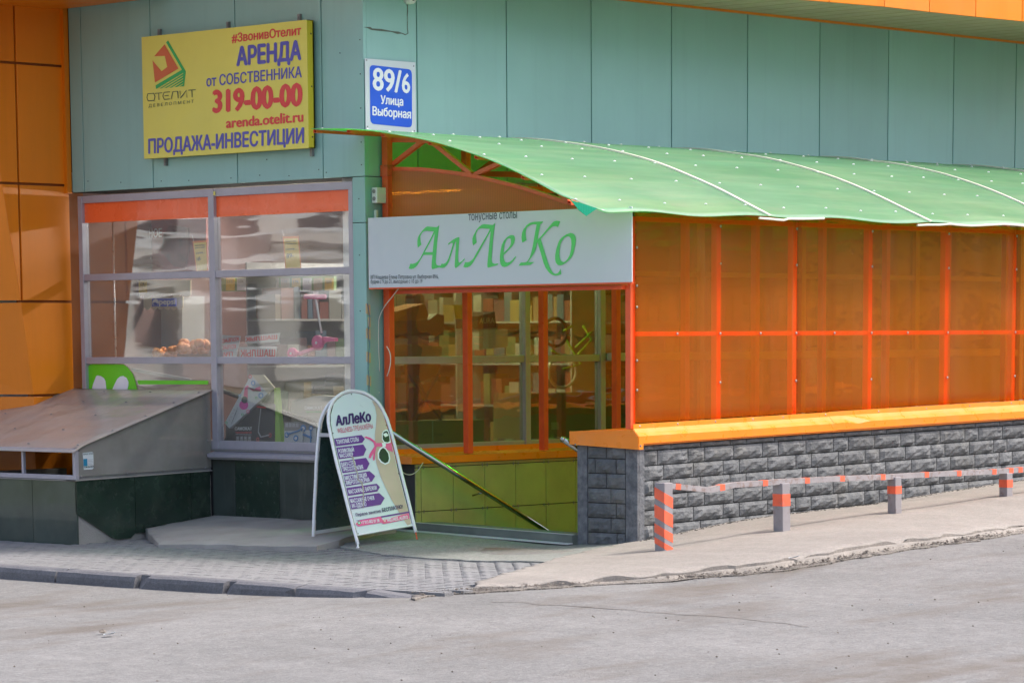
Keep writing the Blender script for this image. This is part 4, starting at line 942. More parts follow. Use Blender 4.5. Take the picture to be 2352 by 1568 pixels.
# ------------------------------------------------------------------ PARAPET WALL with split-face bricks
PW_ = thing('brick_parapet', (3, -2.65, 0), 'grey split face brick parapet with orange metal cap round the stairwell', 'wall')
WT, WX, WF, WI = 0, .33, -2.97, -2.28
sl = .0172
m = MB().prism([(WX, WF+.02, -3.2), (11, WF+.02, -3.2), (11, WF+.02, capz(11)-.1), (WX, WF+.02, capz(WX)-.1)], (0, WI-WF-.02, 0)); obj('wall_core', m, MORTAR, PW_)
def brick_mesh(L, H, seed, face='y'):
    nx, nz = max(4, int(L/.045)), 4; rnd = random.Random(seed); m = MB(); o = 0
    def dpt(i, k):
        e = min(i, nx-i, k*1.4, (nz-k)*1.4)
        d = .0 if e <= 0 else (.010+.016*rnd.random()+.010*noise.noise(Vector((i*.8, k*.9, seed*3.1))))
        return d
    P = [[(L*i/nx, -dpt(i, k), H*k/nz) for k in range(nz+1)] for i in range(nx+1)]
    m.v = [p for r in P for p in r]
    for i in range(nx):
        for k in range(nz): m.f.append((i*(nz+1)+k, (i+1)*(nz+1)+k, (i+1)*(nz+1)+k+1, i*(nz+1)+k+1))
    n0 = len(m.v); m.v += [(0, .018, 0), (L, .018, 0), (L, .018, H), (0, .018, H)]
    c = [0, nx*(nz+1), nx*(nz+1)+nz, nz]
    bot = [i*(nz+1) for i in range(nx+1)]; top_ = [i*(nz+1)+nz for i in range(nx+1)]; lf = list(range(nz+1)); rt = [nx*(nz+1)+k for k in range(nz+1)]
    m.f.append(tuple(bot[::-1])+(n0, n0+1)); m.f.append(tuple(top_)+(n0+2, n0+3)); m.f.append(tuple(lf)+(n0+3, n0)); m.f.append(tuple(rt[::-1])+(n0+1, n0+2))
    if face == 'x': m.v = [(y, -x, z) for x, y, z in m.v]
    me = bpy.data.meshes.new('brick'); me.from_pydata(m.v, [], m.f); me.update()
    bm = bmesh.new(); bm.from_mesh(me); bmesh.ops.recalc_face_normals(bm, faces=bm.faces); bm.to_mesh(me); bm.free()
    me.materials.append(BRICK); return me
CH = .1275; HB = CH-.009
variants = {(L, k): brick_mesh(L-.009, HB, k*7+int(L*100)) for L in (.405, .40, .225) for k in range(4)}
cutm = {}
def place_brick(me, x, z, rot): 
    o = bpy.data.objects.new('brick', me); col.objects.link(o); o.parent = PW_; o.location = np.array([x, WF+.003, z])-wloc(PW_); o.rotation_euler = (0, -rot, 0)
pat = [.405, .225, .40]; rr_ = random.Random(5); nbk = 0
for c in range(9):
    x = WX+.085; k = c % 3; first = {0: .13, 1: .18, 2: .26}[k]; off = [0, 2, 1][k]; zt_ = capz(0)-.105-.0; j = 0
    while x < 10.6:
        L = first if j == 0 else pat[(j+off) % 3]
        zb_ = (capz(x)-.112)-(c+1)*CH+.052
        if zb_+CH > G(x+.2, -3)-.03:
            if L in (.405, .40, .225): me = variants[(L, rr_.randrange(4))]
            else:
                me = cutm.setdefault(L, brick_mesh(L-.009, HB, 91+int(L*100)))
            Htop = HB
            if c == 0:
                me2 = cutm.get(('t', L)) or cutm.setdefault(('t', L), brick_mesh(L-.009, .045, 33+int(L*100))); place_brick(me2, x, zb_, math.atan(sl))
            else: place_brick(me, x, zb_, math.atan(sl))
            nbk += 1
        x += L; j += 1
# corner strip + end face bricks (facing the entrance)
m = MB().prism([(WX+.0, WF-.004, -.5), (WX+.078, WF-.004, -.5), (WX+.078, WF-.004, .76), (WX, WF-.004, .76)], (0, .03, 0)); obj('corner_strip', m, PILR, PW_)
m = MB().box(WX-.012, WX+.015, WF-.004, WF+.13, -.5, .76); obj('corner_strip', m, PILR, PW_)
m = MB().box(WX-.012, WX+.015, WI-.115, WI, -.5, .76); obj('corner_strip', m, PILR, PW_)
def endbrick(y0, y1, z0, z1, s_):
    me = brick_mesh(y1-y0-.009, z1-z0-.009, s_, 'x'); o = bpy.data.objects.new('brick', me); col.objects.link(o); o.parent = PW_
    o.location = np.array([WX-.012, y1-.0045, z0])-wloc(PW_)
ya_, yb_ = WI-.12, WF+.135     # ya_ left (far), yb_ right
Wd = ya_-yb_
for c in range(8):
    z1 = .745-c*CH; z0 = z1-CH; cuts = [[.5], [.2, .76], [.5], [.62], [.76], [.62], [.78], [.5]][c]
    ed_ = [0]+cuts+[1]
    for a, b in zip(ed_[:-1], ed_[1:]): endbrick(ya_-Wd*b, ya_-Wd*a, z0, z1, 50+c*5+int(a*10))
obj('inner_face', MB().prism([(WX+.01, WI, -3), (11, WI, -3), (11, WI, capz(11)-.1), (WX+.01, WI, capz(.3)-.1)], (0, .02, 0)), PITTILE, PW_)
# cap: upstand, sloped top, front drop, in three lengths with lap joints and a dent
def cap_len(x0, x1, lift=0, dent=None):
    m = MB(); n = 14 if dent else 4; rows = []
    for i in range(n+1):
        x = x0+(x1-x0)*i/n; c = capz(x); d = 0
        if dent: d = .018*math.exp(-((x-dent)/.05)**2)*1.0
        rows.append([(x, -2.952, c+.042+lift), (x, -2.955, c+lift), (x, -2.985, c-.032+lift+d*.6), (x, -3.018, c-.062+lift-d), (x, -3.02, c-.122+lift), (x, -3.0, c-.123+lift)])
    np_ = 6; m.v = [p for r in rows for p in r]
    for i in range(n):
        for k in range(np_-1): m.f.append((i*np_+k, i*np_+k+1, (i+1)*np_+k+1, (i+1)*np_+k))
    o = obj('cap', m, CAPOR, PW_); s_ = o.modifiers.new('thickness', 'SOLIDIFY'); s_.thickness = .003; return o
cap_len(.285, 3.02); cap_len(3.0, 5.55, .0035, 3.35); cap_len(5.53, 8.0); cap_len(7.98, 11, .003)
c0 = capz(.24)
obj('cap_top', MB().prism([(.28, -3.014, c0-.064), (.28, -2.958, c0-.003), (.28, -2.235, c0-.028), (.28, -2.235, c0-.14), (.28, -3.0, c0-.14)], (10.6, 0, 10.6*sl)), CAPOR, PW_)
obj('cap_end', MB().prism([(.272, -3.022, c0-.060), (.272, -2.23, c0-.026), (.272, -2.23, c0-.140), (.272, -3.022, c0-.172)], (.006, 0, 0)), CAPOR, PW_)
obj('cap_end', MB().box(.279, .335, -3.026, -3.022, c0-.172, c0-.060), CAPOR, PW_)
screws('cap_screws', [(x, -2.953, capz(x)+.02) for x in (.37, .87, 1.38, 1.9, 2.33, 2.95, 3.75, 4.5, 5.2, 5.9, 6.7)], .011, 'y', GREYM, PW_)
screws('end_screws', [(.272, y, c0-.14) for y in (-2.3, -3.05)], .01, 'x', GREYM, PW_)
# ------------------------------------------------------------------ stairs, curb, landing inside
ST = thing('stairs', (2, -1.3, -2.6), 'basement stairs descending behind the parapet', 'stairs')
obj('threshold_curb', MB().prism([(.25, -.33, -3), (.25, -2.28, -3), (.25, -2.28, -.055), (.25, -.33, -.012)], (.28, 0, 0)), paint('grey_green_curb', (.13, .15, .13), .6, .2, 6, bump=.3), ST)
obj('curb_edging', MB().prism([(.246, -.33, -.011), (.246, -2.28, -.053), (.246, -2.28, -.049), (.246, -.33, -.007)], (.03, 0, 0)), LIGHTG, ST)
NP = [onz(862, 1214, -.10), onz(1322, 1256, -.145)]
obj('metal_nosing', MB().prism([(.17, -.02, G(.2, -.02)+.024), (.17, -2.3, G(.2, -2.3)+.024), (.235, -2.3, G(.2, -2.3)+.03), (.235, -.02, G(.2, -.02)+.03)], (0, 0, -.006)), LIGHTG, ST)
for k in range(14): obj('step', MB().box(.53+.3*k, .83+.3*k, -2.28, -.35, -2.9, -.36-.165*k), CONC, ST)
# handrails
def handrail(y, x0, z0, x1, z1, label):
    t = thing('handrail', (x0, y, z0-.9), label, 'handrail')
    obj('rail', MB().tube([(x0, y, z0), (x1, y, z1)], .025, 14), CHROME, t, smooth=True)
    obj('end_cap', MB().ball((x0, y, z0), .0255, 8), CHROME, t, smooth=True)
    dz = (z1-z0)/(x1-x0)
    for k in (1.2, 2.4, 3.6):
        if x0+k > x1: break
        obj('bracket', MB().tube([(x0+k, y, z0+dz*k-.02), (x0+k, y+(.13 if y > -1 else -.08), z0+dz*k-.05)], .008, 8), CHROME, t, smooth=True)
    return t
handrail(-.50, -.22, .83, 3.2, -.80, 'polished steel handrail sloping down along the green lit stairwell tiles')
handrail(-2.18, .24, .775, 3.4, -.75, 'polished steel handrail whose end sticks out beside the parapet cap')
# loose cables
WIRE = paint('white_cable', (.72, .68, .58), .5, .03, 6)
def spl(pts, n=8):
    pts = [np.array(p, float) for p in pts]; o = []
    for i in range(len(pts)-1):
        p0 = pts[max(0, i-1)]; p1 = pts[i]; p2 = pts[i+1]; p3 = pts[min(len(pts)-1, i+2)]
        for k in range(n):
            t = k/n; o.append(.5*((2*p1)+(-p0+p2)*t+(2*p0-5*p1+4*p2-p3)*t*t+(-p0+3*p1-3*p2+p3)*t**3))
    o.append(pts[-1]); return o
cw = crop(900, 680, 700, 2352); pw = lambda x, y: onx(*cw(x, y), .15)
def cable(pts, label, r=.0045): return tag(obj('cable', MB().tube(spl([pw(*p) for p in pts]), r, 6), WIRE, smooth=True), label, 'cable')
cable([(262, 60), (200, 140), (130, 230), (88, 320), (82, 400), (82, 560), (90, 760)], 'thin white cable hanging from the signboard down the orange post')
cable([(148, 555), (175, 610), (180, 680), (168, 750), (150, 800)], 'thin white cable loop bowing out beside the orange post')
cable([(75, 540), (40, 590), (0, 625), (-60, 640)], 'thin white cable slung from the orange post towards the shop window')
cable([(88, 930), (72, 965), (66, 1010)], 'short white cable at the foot of the orange post behind the pavement board')
pw2 = lambda x, y: ony(*crop(940, 1040, 680, 2352)(x, y), -.37)
tag(obj('cable', MB().tube(spl([pw2(*p) for p in ((320, 308), (280, 370), (230, 405), (180, 405), (130, 375))]), .004, 6), WIRE, smooth=True), 'thin white cable drooping over the stairwell tiles behind the pavement board', 'cable')
# ------------------------------------------------------------------ BARRIER with four posts
BR = thing('barrier', (1.7, -4.1, 0), 'low grey and orange steel barrier rail along the side pavement', 'barrier')
GP = paint('scuffed_grey_paint', (.27, .25, .26), .5, .12, 6, dirt=.55, dirtc=(.16, .07, .035), dlo=.55, dhi=.7)
OPT = paint('faded_coral_paint', (.80, .13, .06), .5, .12, 8, dirt=.5, dirtc=(.22, .2, .2), dlo=.58, dhi=.7)
bp = [((1509, 1540), 1266, 1108), ((1776, 1812), 1221, 1109), ((2040, 2067), 1181, 1095), ((2299, 2320), 1146, 1086)]
posts = []
for k, ((xa, xb), yb_px, yt_px) in enumerate(bp):
    xc = (xa+xb)/2; z = 0
    for _ in range(8):
        P = onz(xc, yb_px-1, z); z = G(P[0], P[1])+.02
    P = ony(xc, yb_px-1, -4.12); zb_ = min(P[2], G(P[0], -4.12)+.02); 
    T = ony(xc, yt_px, -4.12); posts.append((P[0], zb_, T[2]))
hw = .052
for k, (x, z0, z1) in enumerate(posts):
    lean = -.03*(z1-z0) if k else 0
    pm_ = MB()
    def pseg(za, zb_, mat, e=0):
        la = lean*(1-(za-z0)/(z1-z0))*-1; lb = lean*(1-(zb_-z0)/(z1-z0))*-1
        h = hw*(.85 if k > 1 else 1)+e
        return MB().add([(x+la-h, -4.12-h, za), (x+la+h, -4.12-h, za), (x+la+h, -4.12+h, za), (x+la-h, -4.12+h, za), (x+lb-h, -4.12-h, zb_), (x+lb+h, -4.12-h, zb_), (x+lb+h, -4.12+h, zb_), (x+lb-h, -4.12+h, zb_)],
                        [(0, 3, 2, 1), (4, 5, 6, 7), (0, 1, 5, 4), (1, 2, 6, 5), (2, 3, 7, 6), (3, 0, 4, 7)])
    po = obj('post', pseg(z0-.05, z1, GP), GP, BR, bevel=.004)
    H_ = z1-z0
    if k == 0:   # slanting bands painted round the post
        for f0, f1 in ((.70, .86), (.42, .61), (.20, .33), (.04, .13)):
            m = MB(); a, b = z0+H_*f0, z0+H_*f1; d = .045; e = hw+.0015
            for s_, q in ((1, [(x-e, -4.12+e), (x-e, -4.12-e)]), (1, [(x-e, -4.12-e), (x+e, -4.12-e)])):
                (xa_, ya2), (xb_, yb2) = q
                m.add([(xa_, ya2, a+d), (xb_, yb2, a), (xb_, yb2, b), (xa_, ya2, b+d)], [(0, 1, 2, 3)])
                a -= d; b -= d
            obj('painted_band', m, OPT, po)
    else:
        f0, f1 = {1: (.53, .78), 2: (.55, .76), 3: (.45, .75)}[k]
        obj('painted_band', pseg(z0+H_*f0, z0+H_*f1, OPT, .0015), OPT, po)
# rail: bent flat bar following the post tops
cb = crop(1380, 1000, 1120, 2352); pbk = lambda x, y: ony(*cb(x, y), -4.12)
railpx = [(508, 386), (560, 392), (735, 410), (860, 385), (1000, 376), (1100, 368), (1230, 362), (1400, 352), (1660, 343), (1840, 332), (2010, 325), (2190, 317), (2352, 305)]
rp = [pbk(*p) for p in railpx]; rp.append(rp[-1]+(rp[-1]-rp[-2])*3.5)
m = MB()
for a, b in zip(rp[:-1], rp[1:]): m.bar(a, b+(b-a)*.004, .05, .045)
RAILM = paint('rusty_grey_rail', (.30, .275, .28), .5, .15, 8, dirt=.55, dirtc=(.17, .07, .03), dlo=.52, dhi=.62)
ro = obj('rail', m, RAILM, BR)
rpx = np.array([p[0] for p in rp]); rpz = np.array([p[2] for p in rp])
for px0 in (568, 795, 1015, 1230, 1410, 1618, 1842, 2008, 2188, 2275, 2322):
    x = pbk(px0, 360)[0]; z = np.interp(x, rpx, rpz); w2 = .026*1.02 if px0 < 2200 else .018
    i = int(np.clip(np.searchsorted(rpx, x)-1, 0, len(rp)-2)); t = (rp[i+1]-rp[i])/np.linalg.norm(rp[i+1]-rp[i])
    c = np.array([x, -4.12, z]); obj('painted_band', MB().bar(c-t*.032, c+t*.032, .053, .048), OPT, ro)
# ------------------------------------------------------------------ PAVEMENT BOARD (A-board)
c8 = crop(740, 930, 320, 1167)
F1 = onz(822, 1260, -.165); B1 = onz(716, 1252, -.172)
def atdepth(px, P, dd):
    d0 = (P-CAM)@FW; d = ray(*px); return CAM+d*(d0+dd)
F2 = atdepth((958, 1238), F1, .30); B2 = atdepth((851, 1229), B1, .30)
mF = (F1+F2)/2; mB = (B1+B2)/2
APX = atdepth((806, 896), mB, -.12+.0)
AB = thing('pavement_board', (mF+mB)/2, 'arched white framed pavement board with purple arrow list standing at the entrance', 'pavement sign')
nF = np.cross(F2-F1, APX-mF); nF /= np.linalg.norm(nF)
if nF@(CAM-mF) < 0: nF = -nF
pF = lambda x, y: onpl(x, y, F1, nF)
pc = lambda x, y: pF(*c8(x, y))
outer = [(487, 1448), (400, 1120), (340, 880), (300, 730), (262, 560), (240, 450), (226, 370), (226, 300), (240, 235), (262, 190), (295, 148), (345, 112), (400, 92), (440, 88), (520, 98), (570, 118), (620, 148), (665, 190), (700, 240), (735, 310), (755, 360), (800, 510), (840, 670), (870, 800), (930, 1035), (1003, 1345)]
fr = [pc(*p) for p in outer]
obj('front_frame', MB().tube(spl(fr, 4), .0155, 12), TUBEW, AB, smooth=True)
mid = fr
# inner panel sheet
inn = [(x+(15 if x < 480 else -15)*(1 if y > 200 else .3), y+(14 if y < 300 else 0)) for x, y in outer[1:-1]]
panel_px = [(487, 1365), (468, 1300)]+[(a+6, b) for a, b in inn if b < 1250 and a < 480]+[(a-6, b) for a, b in inn if a >= 480 and b < 1250]+[(970, 1275)]
vsf, fsf = loops_mesh([panel_px], pc, -nF*.003); obj('front_panel', MB().add(vsf, fsf), MINT, AB)
vsf, fsf = loops_mesh([panel_px], pc, -nF*.006); obj('front_panel_back', MB().add(vsf, fsf), BOARDB, AB)
obj('front_crossbar', MB().bar(pc(482, 1368)-nF*.008, pc(975, 1280)-nF*.008, .012, .02, tuple(nF)), TUBEW, AB)
obj('adjuster_foot', MB().lathe(F1+np.array([0, 0, 0]), [(.016, 0), (.014, .02), (.008, .022), (.008, .06)], 10), TUBEW, AB, smooth=True)
obj('adjuster_foot', MB().tube([F2, pc(1003, 1345)], .006, 8), RUSTY, AB, smooth=True)
# back frame: same shape on the back plane
uF = (F2-F1); vF = (APX-mF); Mi = np.linalg.pinv(np.c_[uF, vF]); uB = (B2-B1); vB = (APX-mB)+FW*.03
def toB(P): s_, t = Mi@(P-mF); return mB+uB*s_+vB*t+FW*.02
frb = [toB(p) for p in fr]
obj('rear_frame', MB().tube(spl(frb, 4), .0155, 12), TUBEW, AB, smooth=True)
vsb = [tuple(toB(np.array(p))) for p in vsf]; obj('rear_panel', MB().add(vsb, fsf), BOARDB, AB)
obj('rear_crossbar', MB().bar(toB(pc(235, 480)), toB(pc(800, 480)), .015, .03), LIGHTG, AB); obj('rear_crossbar', MB().bar(toB(pc(480, 1370)), toB(pc(975, 1300)), .015, .03), LIGHTG, AB)
obj('stay', MB().bar((pc(245, 440)+toB(pc(245, 440)))/2*0+pc(240, 470)-nF*.02, toB(pc(240, 470)), .004, .03), LIGHTG, AB)
# printing
def ab(name, lp, mat, k=1): printed(name, [lp], pc, nF*(.0008*k), mat, AB)
hip = [(612, 175), (640, 230), (653, 300), (648, 400), (638, 470), (640, 560), (640, 650), (655, 740), (690, 850), (730, 940), (790, 1060), (855, 1170), (930, 1285), (962, 1270), (930, 1130), (905, 1040), (850, 820), (800, 620), (770, 480), (742, 385), (715, 300), (680, 235), (645, 190)]
ab('skin_print', hip, SKIN, 1)
for (x0, y0, x1, y1, tip, ys0) in ((278, 545, 520, 512, 549, 0),): pass
arrows = [[(275, 513), (520, 479), (549, 514), (526, 548), (290, 580)], [(295, 592), (535, 563), (562, 607), (538, 662), (318, 694)], [(328, 714), (560, 682), (591, 733), (566, 785), (352, 818)], [(358, 834), (592, 800), (641, 845), (612, 893), (382, 936)], [(384, 950), (655, 912), (684, 943), (660, 980), (400, 1020)], [(406, 1037), (677, 995), (726, 1040), (692, 1098), (430, 1140)]]
for a in arrows: ab('arrow_print', a, PURP, 2)
ab('banner_print', [(470, 1240), (940, 1158), (944, 1172), (497, 1248)], PURP, 2)
ab('banner_print', [(466, 1270), (500, 1240), (690, 1205), (710, 1238), (940, 1174), (947, 1222), (712, 1272), (695, 1258), (490, 1292)], PINK, 3)
def lab(s, a, b, h, mat, bold=.02, k=4, lean=0): lettering(s, c8(*a), c8(*b), h*.258, pF, nF*(.0008*k), mat, AB, bold, lean*.258)
lab('АлЛеКо', (291, 398), (607, 356), 82, DPURP, .06, 4, -6)
lab('WELLNESS-ТРЕНАЖЕРЫ', (308, 465), (622, 420), 42, paint('crimson_print', (.55, .03, .10), .4), .0, 4, -8)
for s, a, b, h in (('ТОНУСНЫЕ СТОЛЫ', (300, 562), (497, 535), 34), ('РОЛИКОВЫЙ', (317, 642), (455, 625), 32), ('МАССАЖЕР', (329, 683), (448, 668), 32), ('ВАКУ-СТЕП', (344, 762), (468, 745), 34), ('ПРЕССОТЕРАПИЯ', (357, 805), (536, 782), 34), ('МИОСТИМУЛЯЦИЯ', (374, 882), (568, 852), 34), ('ВИБРОПЛАТФОРМА', (386, 924), (595, 893), 34), ('МАССАЖНЫЕ ВАРЕЖКИ', (408, 1005), (657, 965), 34), ('МАССАЖНЫЕ ОЧКИ', (424, 1086), (635, 1055), 34), ('ИК-ОДЕЯЛО', (437, 1130), (565, 1110), 34)):
    lab(s, a, b, h, PW, .03, 4, -8)
lab('Первое занятие', (470, 1205), (692, 1168), 26, DPURP, .02, 5, -5); lab('БЕСПЛАТНО!', (704, 1165), (888, 1130), 30, DPURP, .04, 5, -5)
lab('+7 913 002 01 58', (518, 1274), (680, 1252), 26, PW, .03, 5, -5); lab('WELLNESS_ALLEKO', (748, 1254), (934, 1222), 27, PW, .03, 5, -5)
def ring(cx, cy, r, n=14, ry=None): ry = ry or r; return [(cx+r*math.cos(2*math.pi*i/n), cy+ry*math.sin(2*math.pi*i/n)) for i in range(n)]
ab('icon_print', ring(498, 1262, 15), LOGOG, 4); ab('icon_print', ring(498, 1262, 7), PW, 5)
ab('icon_print', ring(726, 1244, 14), paint('coral_print', (.8, .2, .15), .4), 4); ab('icon_print', ring(726, 1244, 8), PW, 5); ab('icon_print', ring(726, 1244, 4), PINK, 6)
ab('strap_print', [(542, 500), (560, 492), (600, 505), (640, 535), (650, 552), (705, 550), (730, 560), (735, 590), (720, 605), (700, 580), (655, 585), (650, 600), (640, 640), (638, 700), (625, 708), (620, 685), (628, 640), (600, 685), (583, 683), (590, 650), (635, 580), (625, 545), (590, 520)], PINK, 3)
ab('strap_print', [(733, 560), (785, 545), (800, 632), (735, 605)], PINK, 3)
ab('sunglasses_print', [(700, 470), (712, 445), (740, 432), (757, 440), (770, 480), (778, 548), (755, 555), (720, 552), (700, 520)], PW, 4)
ab('sunglasses_print', [(708, 472), (718, 452), (740, 443), (752, 450), (765, 490), (770, 535), (750, 546), (722, 540), (708, 515)], BLACKM, 5)
ab('sunglasses_print', [(708, 475), (738, 460), (760, 485), (730, 500)], PW, 6)
ab('sunglasses_print', [(662, 640), (680, 600), (708, 582), (735, 596), (765, 640), (776, 690), (765, 730), (730, 745), (690, 725), (665, 690)], PW, 4)
ab('sunglasses_print', [(674, 645), (688, 612), (710, 595), (732, 608), (756, 645), (764, 690), (755, 720), (728, 732), (698, 715), (676, 685)], BLACKM, 5)
ab('sunglasses_print', [(700, 550), (735, 548), (735, 585), (708, 590)], PW, 4)
ab('crack', [(430, 670), (445, 672), (470, 770), (490, 830), (492, 880), (525, 895), (540, 960), (538, 1130), (530, 1130), (530, 965), (515, 905), (483, 885), (480, 830), (460, 775)], paint('crack_stain', (.4, .36, .28), .6), 6)
screws('board_screws', [tuple(pc(x, y)+nF*.001) for x, y in ((430, 116), (265, 463), (740, 395), (375, 900), (850, 822), (490, 1358))], .006, 'y', BLACKM, AB)
# ------------------------------------------------------------------ GOODS INSIDE THE SHOP (seen through the glass)
dx_ = lambda X: (lambda x, y: onx(x, y, X))
def panel(px, X, th, mat, name='panel', parent=None, dirv=(1, 0, 0)):
    return obj(name, MB().prism([onx(x, y, X) for x, y in px], np.array(dirv, float)*th), mat, parent)
def base(px, X): p = onx(px[0], px[1], X); return p
cwn = crop(160, 430, 740, 2352)
def W(x, y): return cwn(x, y)
MAROON = paint('meat_red_print', (.30, .045, .035), .5, .12, 3)
CREAM = paint('cream_fabric', (.62, .55, .38), .7, .08, 5)
TAGY = paint('price_tag_yellow', (.85, .62, .12), .5, .04, 5)
TAGO = paint('price_tag_orange', (.85, .25, .04), .5, .04, 5)
STEEL = paint('brushed_steel', (.55, .55, .55), .3, .05, 5, metal=.8)
SHELFG = paint('grey_shelf', (.30, .29, .28), .6, .1, 3)
# meat poster on the cold cabinet
t = thing('meat_poster', base(W(500, 760), 1.1), 'dark red poster with white lettering about chilled meat behind the left upper pane', 'poster')
panel([W(300, 345), W(1090, 330), W(1090, 760), W(300, 765)], 1.1, .02, MAROON, 'sheet', t)
panel([W(195, 345), W(345, 345), W(300, 560), W(205, 760), W(195, 700)], 1.08, .01, paint('pale_meat_print', (.6, .42, .38), .5, .2, 9), 'meat_print', t)
panel([W(800, 380), W(950, 400), W(960, 560), W(930, 715), W(840, 700), W(740, 590), W(760, 460)], 1.08, .01, paint('dark_meat_print', (.16, .03, .025), .5, .5, 8), 'meat_print', t)
panel([W(560, 500), W(640, 520), W(660, 640), W(600, 758), W(520, 758), W(540, 640)], 1.075, .01, paint('white_fat_print', (.62, .5, .48), .5, .2, 9), 'meat_print', t)
lettering('ОХЛАЖДЕННОЕ', W(345, 500), W(750, 470), 60*.296, dx_(1.07), (-.004, 0, 0), PW, t, .03)
lettering('МЯСО', W(480, 590), W(630, 578), 55*.296, dx_(1.065), (-.004, 0, 0), PW, t, .03)
# steel poles
for k, (x, xx) in enumerate(((366, .35), (265, .6))):
    a = onx(*W(x, 335), xx); b = onx(*W(x+14, 1405), xx); 
    tag(obj('steel_pole', MB().tube([(xx, a[1], 3.05), (xx, a[1], .45)], .010 if k == 0 else .03, 10), STEEL if k == 0 else MAROON, smooth=True), ('thin bright steel pole inside the left bay of the shop window', 'dark maroon display column inside the far left of the window')[k], 'pole')
# price tags
def pricetag(px, X, txt, lab_, lines):
    t = thing('price_tag', base(px[3], X), lab_, 'price tag', 'price tags hanging in the shop window')
    panel(px, X, .003, TAGO, 'card', t); c = np.mean(px, 0); inn_ = [tuple(c+(np.array(p)-c)*.88) for p in px]; panel(inn_, X-.002, .001, TAGY, 'print', t)
    (x0, y0), (x1, y1), (x2, y2), (x3, y3) = inn_
    for k, (s_, f, h) in enumerate(((lines[0], .12, 3), (lines[1], .20, 3), (lines[2], .40, 4.0), (txt, .66, 9.5))):
        a = (x0+(x3-x0)*f+3, y0+(y3-y0)*f); b = (x1+(x2-x1)*f-(3 if k < 3 else 12), y1+(y2-y1)*f); lettering(s_, a, b, h, dx_(X), (-.004, 0, 0), INK, t, .02)
    obj('string', MB().tube([onx(px[0][0]+3, px[0][1], X), onx(px[0][0]-1, px[0][1]-14, X)], .0015, 5), WIRE, t)
pricetag([W(985, 505), W(1095, 497), W(1103, 745), W(1015, 748)], .11, '149-', 'yellow and orange price tag hanging at the right of the left bay', ('Велосипед', 'детский', '2699.-'))
pricetag([W(1686, 468), W(1808, 465), W(1830, 725), W(1706, 728)], .11, '89-', 'yellow and orange price tag hanging in the middle of the right bay', ('Самокат-трюк', 'сталь/алюмин', '1099.-'))
# stall with scalloped awning and soft drink logo
t = thing('drinks_stall', base(W(760, 1400), 1.0), 'cream scalloped awning with blue drink logo on a cabinet deep in the shop', 'display stand')
panel([W(500, 930), W(905, 930), W(905, 1400), W(470, 1400)], 1.2, .3, SHELFG, 'cabinet', t)
def scallop(x0, x1, y0, y1, n, X, mt, nm):
    pts = [W(x0, y0), W(x1, y0)]
    for k in range(n-1, -1, -1):
        a = x0+(x1-x0)*(k+1)/n; b = x0+(x1-x0)*k/n
        for q in (0, .25, .5, .75): pts.append(W(a+(b-a)*q, y1+22*math.sin(math.pi*q)))
    panel(pts, X, .012, mt, nm, t)
scallop(520, 970, 805, 920, 6, .92, CREAM, 'awning'); scallop(510, 910, 935, 1015, 8, .97, CREAM, 'awning_skirt')
panel([W(670, 950), W(855, 945), W(855, 1010), W(670, 1012)], .90, .01, paint('logo_blue', (.08, .12, .6), .4), 'logo_panel', t)
panel([W(*p) for p in ring(697, 980, 24, 14, 26)], .892, .004, PW, 'logo_panel', t)
panel([W(*p) for p in ((675, 985), (695, 978), (719, 990), (708, 1004), (690, 1005))], .886, .003, paint('logo_blue2', (.02, .05, .5), .4), 'logo_panel', t)
lettering('pepsi', W(728, 995), W(855, 992), 42*.296, dx_(.895), (-.003, 0, 0), PW, t, .03)
# led figure
t = thing('led_column', base(W(232, 1130), .5), 'short column of bright white light dots at the left of the middle pane', 'light strip')
LEDM = emit('led_white', (1, 1, 1), 6)
for k in range(11): panel([W(226, 950+k*17), W(242, 948+k*17), W(242, 957+k*17), W(226, 959+k*17)], .5, .004, LEDM, 'led', t)
# hanging shelf label rail
t = thing('label_rail', base(W(1700, 890), 1.3), 'long rail of green, yellow and white shelf price labels across the right bay', 'price rail')
panel([W(1165, 790), W(2085, 775), W(2085, 885), W(1165, 895)], 1.3, .03, paint('pale_green_rail', (.35, .5, .25), .5), 'rail', t)
for k in range(10):
    x = 1245+k*85; panel([W(x, 790), W(x+66, 789), W(x+66, 886), W(x, 888)], 1.28, .004, (TAGY, PW, CREAM)[k % 3], 'label_card', t)
    lettering(('117.', '109.', '39.', '207.', '249.', '159.', '179.', '215.', '119.', '209.')[k], W(x+14, 830), W(x+56, 829), 6, dx_(1.275), (-.003, 0, 0), SHELFG, t)
t = thing('shelf_label', base(W(515, 905), 1.0), 'two orange yellow price cards above the awning in the left bay', 'price tag')
for x, s_ in ((478, '119.'), (568, '129.')): panel([W(x, 812), W(x+62, 812), W(x+62, 905), W(x, 905)], .88, .004, TAGY, 'card', t); lettering(s_, W(x+12, 850), W(x+48, 850), 6, dx_(.875), (-.003, 0, 0), INK, t)
